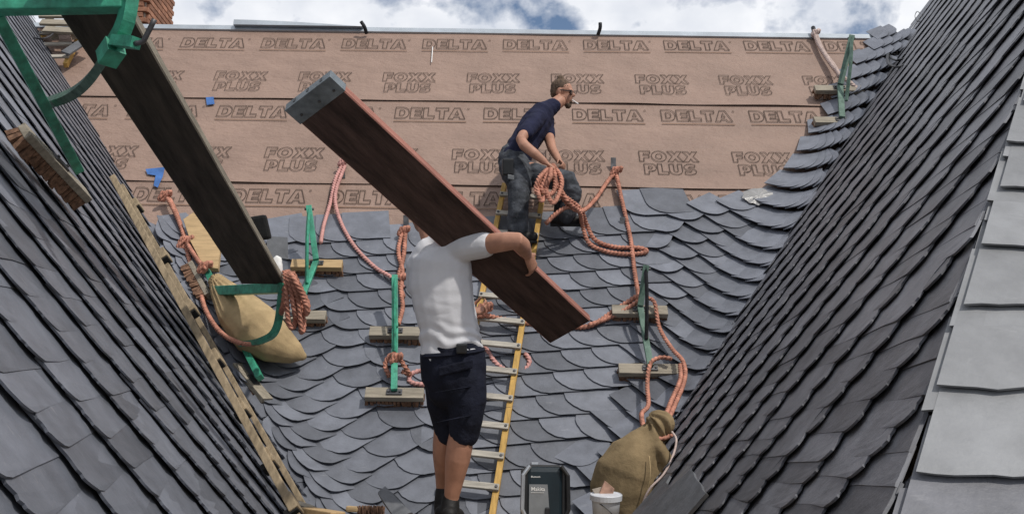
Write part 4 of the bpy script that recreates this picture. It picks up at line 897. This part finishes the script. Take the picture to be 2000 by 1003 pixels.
b = BM(); box(b, f0 - rx * .043 - ry * .0075 + rz * .008, rx * .036, ry * .0008, rz * .0012); obj('underline', b, 'white', rd)
bc = PX(1183, 985, 5.62); bc = Vector((bc.x, bc.y, ZD)); bt = thing('bucket', 'small white plastic bucket holding clay shards, in front of the olive sack', 'bucket', bc)
tl = Matrix.Rotation(R(9), 3, 'X'); H_ = .155
def lathe(b, prof, ns=28, tilt=tl, c=None):
    rs = [[b.verts.new((c or bc) + tilt @ Vector((r_ * math.cos(2 * math.pi * k / ns), r_ * math.sin(2 * math.pi * k / ns), z))) for k in range(ns)] for r_, z in prof]
    for i in range(len(rs) - 1):
        for k in range(ns): b.faces.new((rs[i][k], rs[i][(k + 1) % ns], rs[i + 1][(k + 1) % ns], rs[i + 1][k]))
    b.faces.new(list(reversed(rs[0]))); b.faces.new(rs[-1])
b = BM(); lathe(b, [(.068, 0.01), (.078, H_ - .03), (.079, H_ - .012), (.074, H_ - .012), (.064, .014)]); smooth(obj('tub', b, 'whitep', bt))
b = BM(); lathe(b, [(.079, H_ - .03), (.088, H_ - .028), (.089, H_), (.085, H_ + .004), (.080, H_)]); obj('rim', b, 'whitep', bt)
tubeobj('handle', [bc + tl @ Vector((-.085, -.01, H_ - .02)), bc + tl @ Vector((0, -.1, H_ - .06)), bc + tl @ Vector((.06, -.085, .02))], .003, 'steel', bt)
for i, (x, y, z, a, w_) in enumerate(((.012, .0, .02, .3, .035), (-.03, .01, .008, -.5, .03))):
    b = BM(); c = bc + Vector((x, y, H_ + z)); u = Vector((math.cos(a), .2, -.35 + .9 * i)).normalized(); v = u.cross(Vector((0, 1, .2))).normalized()
    grid_prism(b, [c - u * w_ - v * w_, c + u * w_ * 1.1 - v * w_ * .9, c + u * w_ * .9 + v * w_ * .6, c - u * w_ + v * w_ * 1.2], u.cross(v), .014); obj('clay_shard', b, 'tile' if i == 0 else 'mortar', label=('reddish clay shard on top in the white bucket', 'grey clay shard leaning in the white bucket')[i], cat='shard')
def pslab(lab, quad, th=.009, m='slate_raw', n=None):
    p = [PX(*q) for q in quad]; n = n or (p[1] - p[0]).cross(p[2] - p[0]).normalized()
    if n.dot(FW) > 0: n = -n
    ed = []
    for i in range(4):
        for k in range(5):
            q = p[i].lerp(p[(i + 1) % 4], k / 5); ed.append(q + (Vector((j(1), j(1), j(1))) * .003 if k else Vector()))
    b = BM(); grid_prism(b, ed, n, th); obj('loose_slate', b, m, label=lab, cat='slate')
def rslab(lab, quad, h, th, m):
    pts = [RP(x, y, h) for x, y in quad]; ed = []
    for i in range(4):
        for k in range(6): ed.append(pts[i].lerp(pts[(i + 1) % 4], k / 6) + (HR * j(.005) + UR * j(.005) if k else Vector()))
    b = BM(); grid_prism(b, ed, NR, th); obj('loose_slate', b, m, label=lab, cat='slate')
rslab('large loose rectangular slate lying on the foot of the dark slope', [(1225, 1022), (1348, 916), (1379, 962), (1310, 1040)], .20, .013, 'slate_raw')
rslab('dark loose slate sticking out under the large loose slate', [(1212, 1022), (1300, 940), (1322, 960), (1262, 1030)], .16, .012, 'slate_dark')
rslab('narrow pale edged loose slate against the olive sack', [(1220, 1018), (1296, 932), (1308, 928), (1262, 1016)], .13, .012, 'slate_raw')
pslab('long grey slate offcut leaning on the deck left of the shoes', [(738, 960, 5.6), (752, 948, 5.65), (806, 1000, 5.4), (770, 1012, 5.35)], .014)
for lab, a, c, w_, th, m in (('pale wooden offcut at the foot of the cleated lath', PX(598, 1000, 5.7), PX(660, 1010, 5.5), .10, .06, 'woodnew'), ('grey wooden block against the end of the cleated lath', PX(574, 985, 5.9), PX(604, 996, 5.7), .07, .05, 'wood')):
    b = BM(); bar(b, a, c, w_, th, Vector((0, 0, 1)), .006); obj('wood_offcut', b, m, label=lab, cat='offcut')
t = thing('hand_brush', 'hand brush with pale handle end and brown bristles at the eaves', 'brush', PX(720, 996, 6.2))
b = BM(); bar(b, PX(676, 992, 6.2), PX(700, 994, 6.2), .05, .035, Vector((0, 0, 1)), .012); obj('handle', b, 'woodnew', t)
b = BM()
for i in range(46):
    p = PX(699 + i * 1.15, 988 + j(2), 6.2 + j(.03)); bar(b, p, p + Vector((j(.01), j(.02), -.06)), .008, .008)
obj('bristles', b, 'bristle', t)
# string scraps and a dangling thread on the underlay
b = BM(); tube(b, MP(845, 92, .04), MP(843, 122, .045), .006, 5); obj('string', b, 'white', label='short white thread hanging on the upper underlay', cat='string')
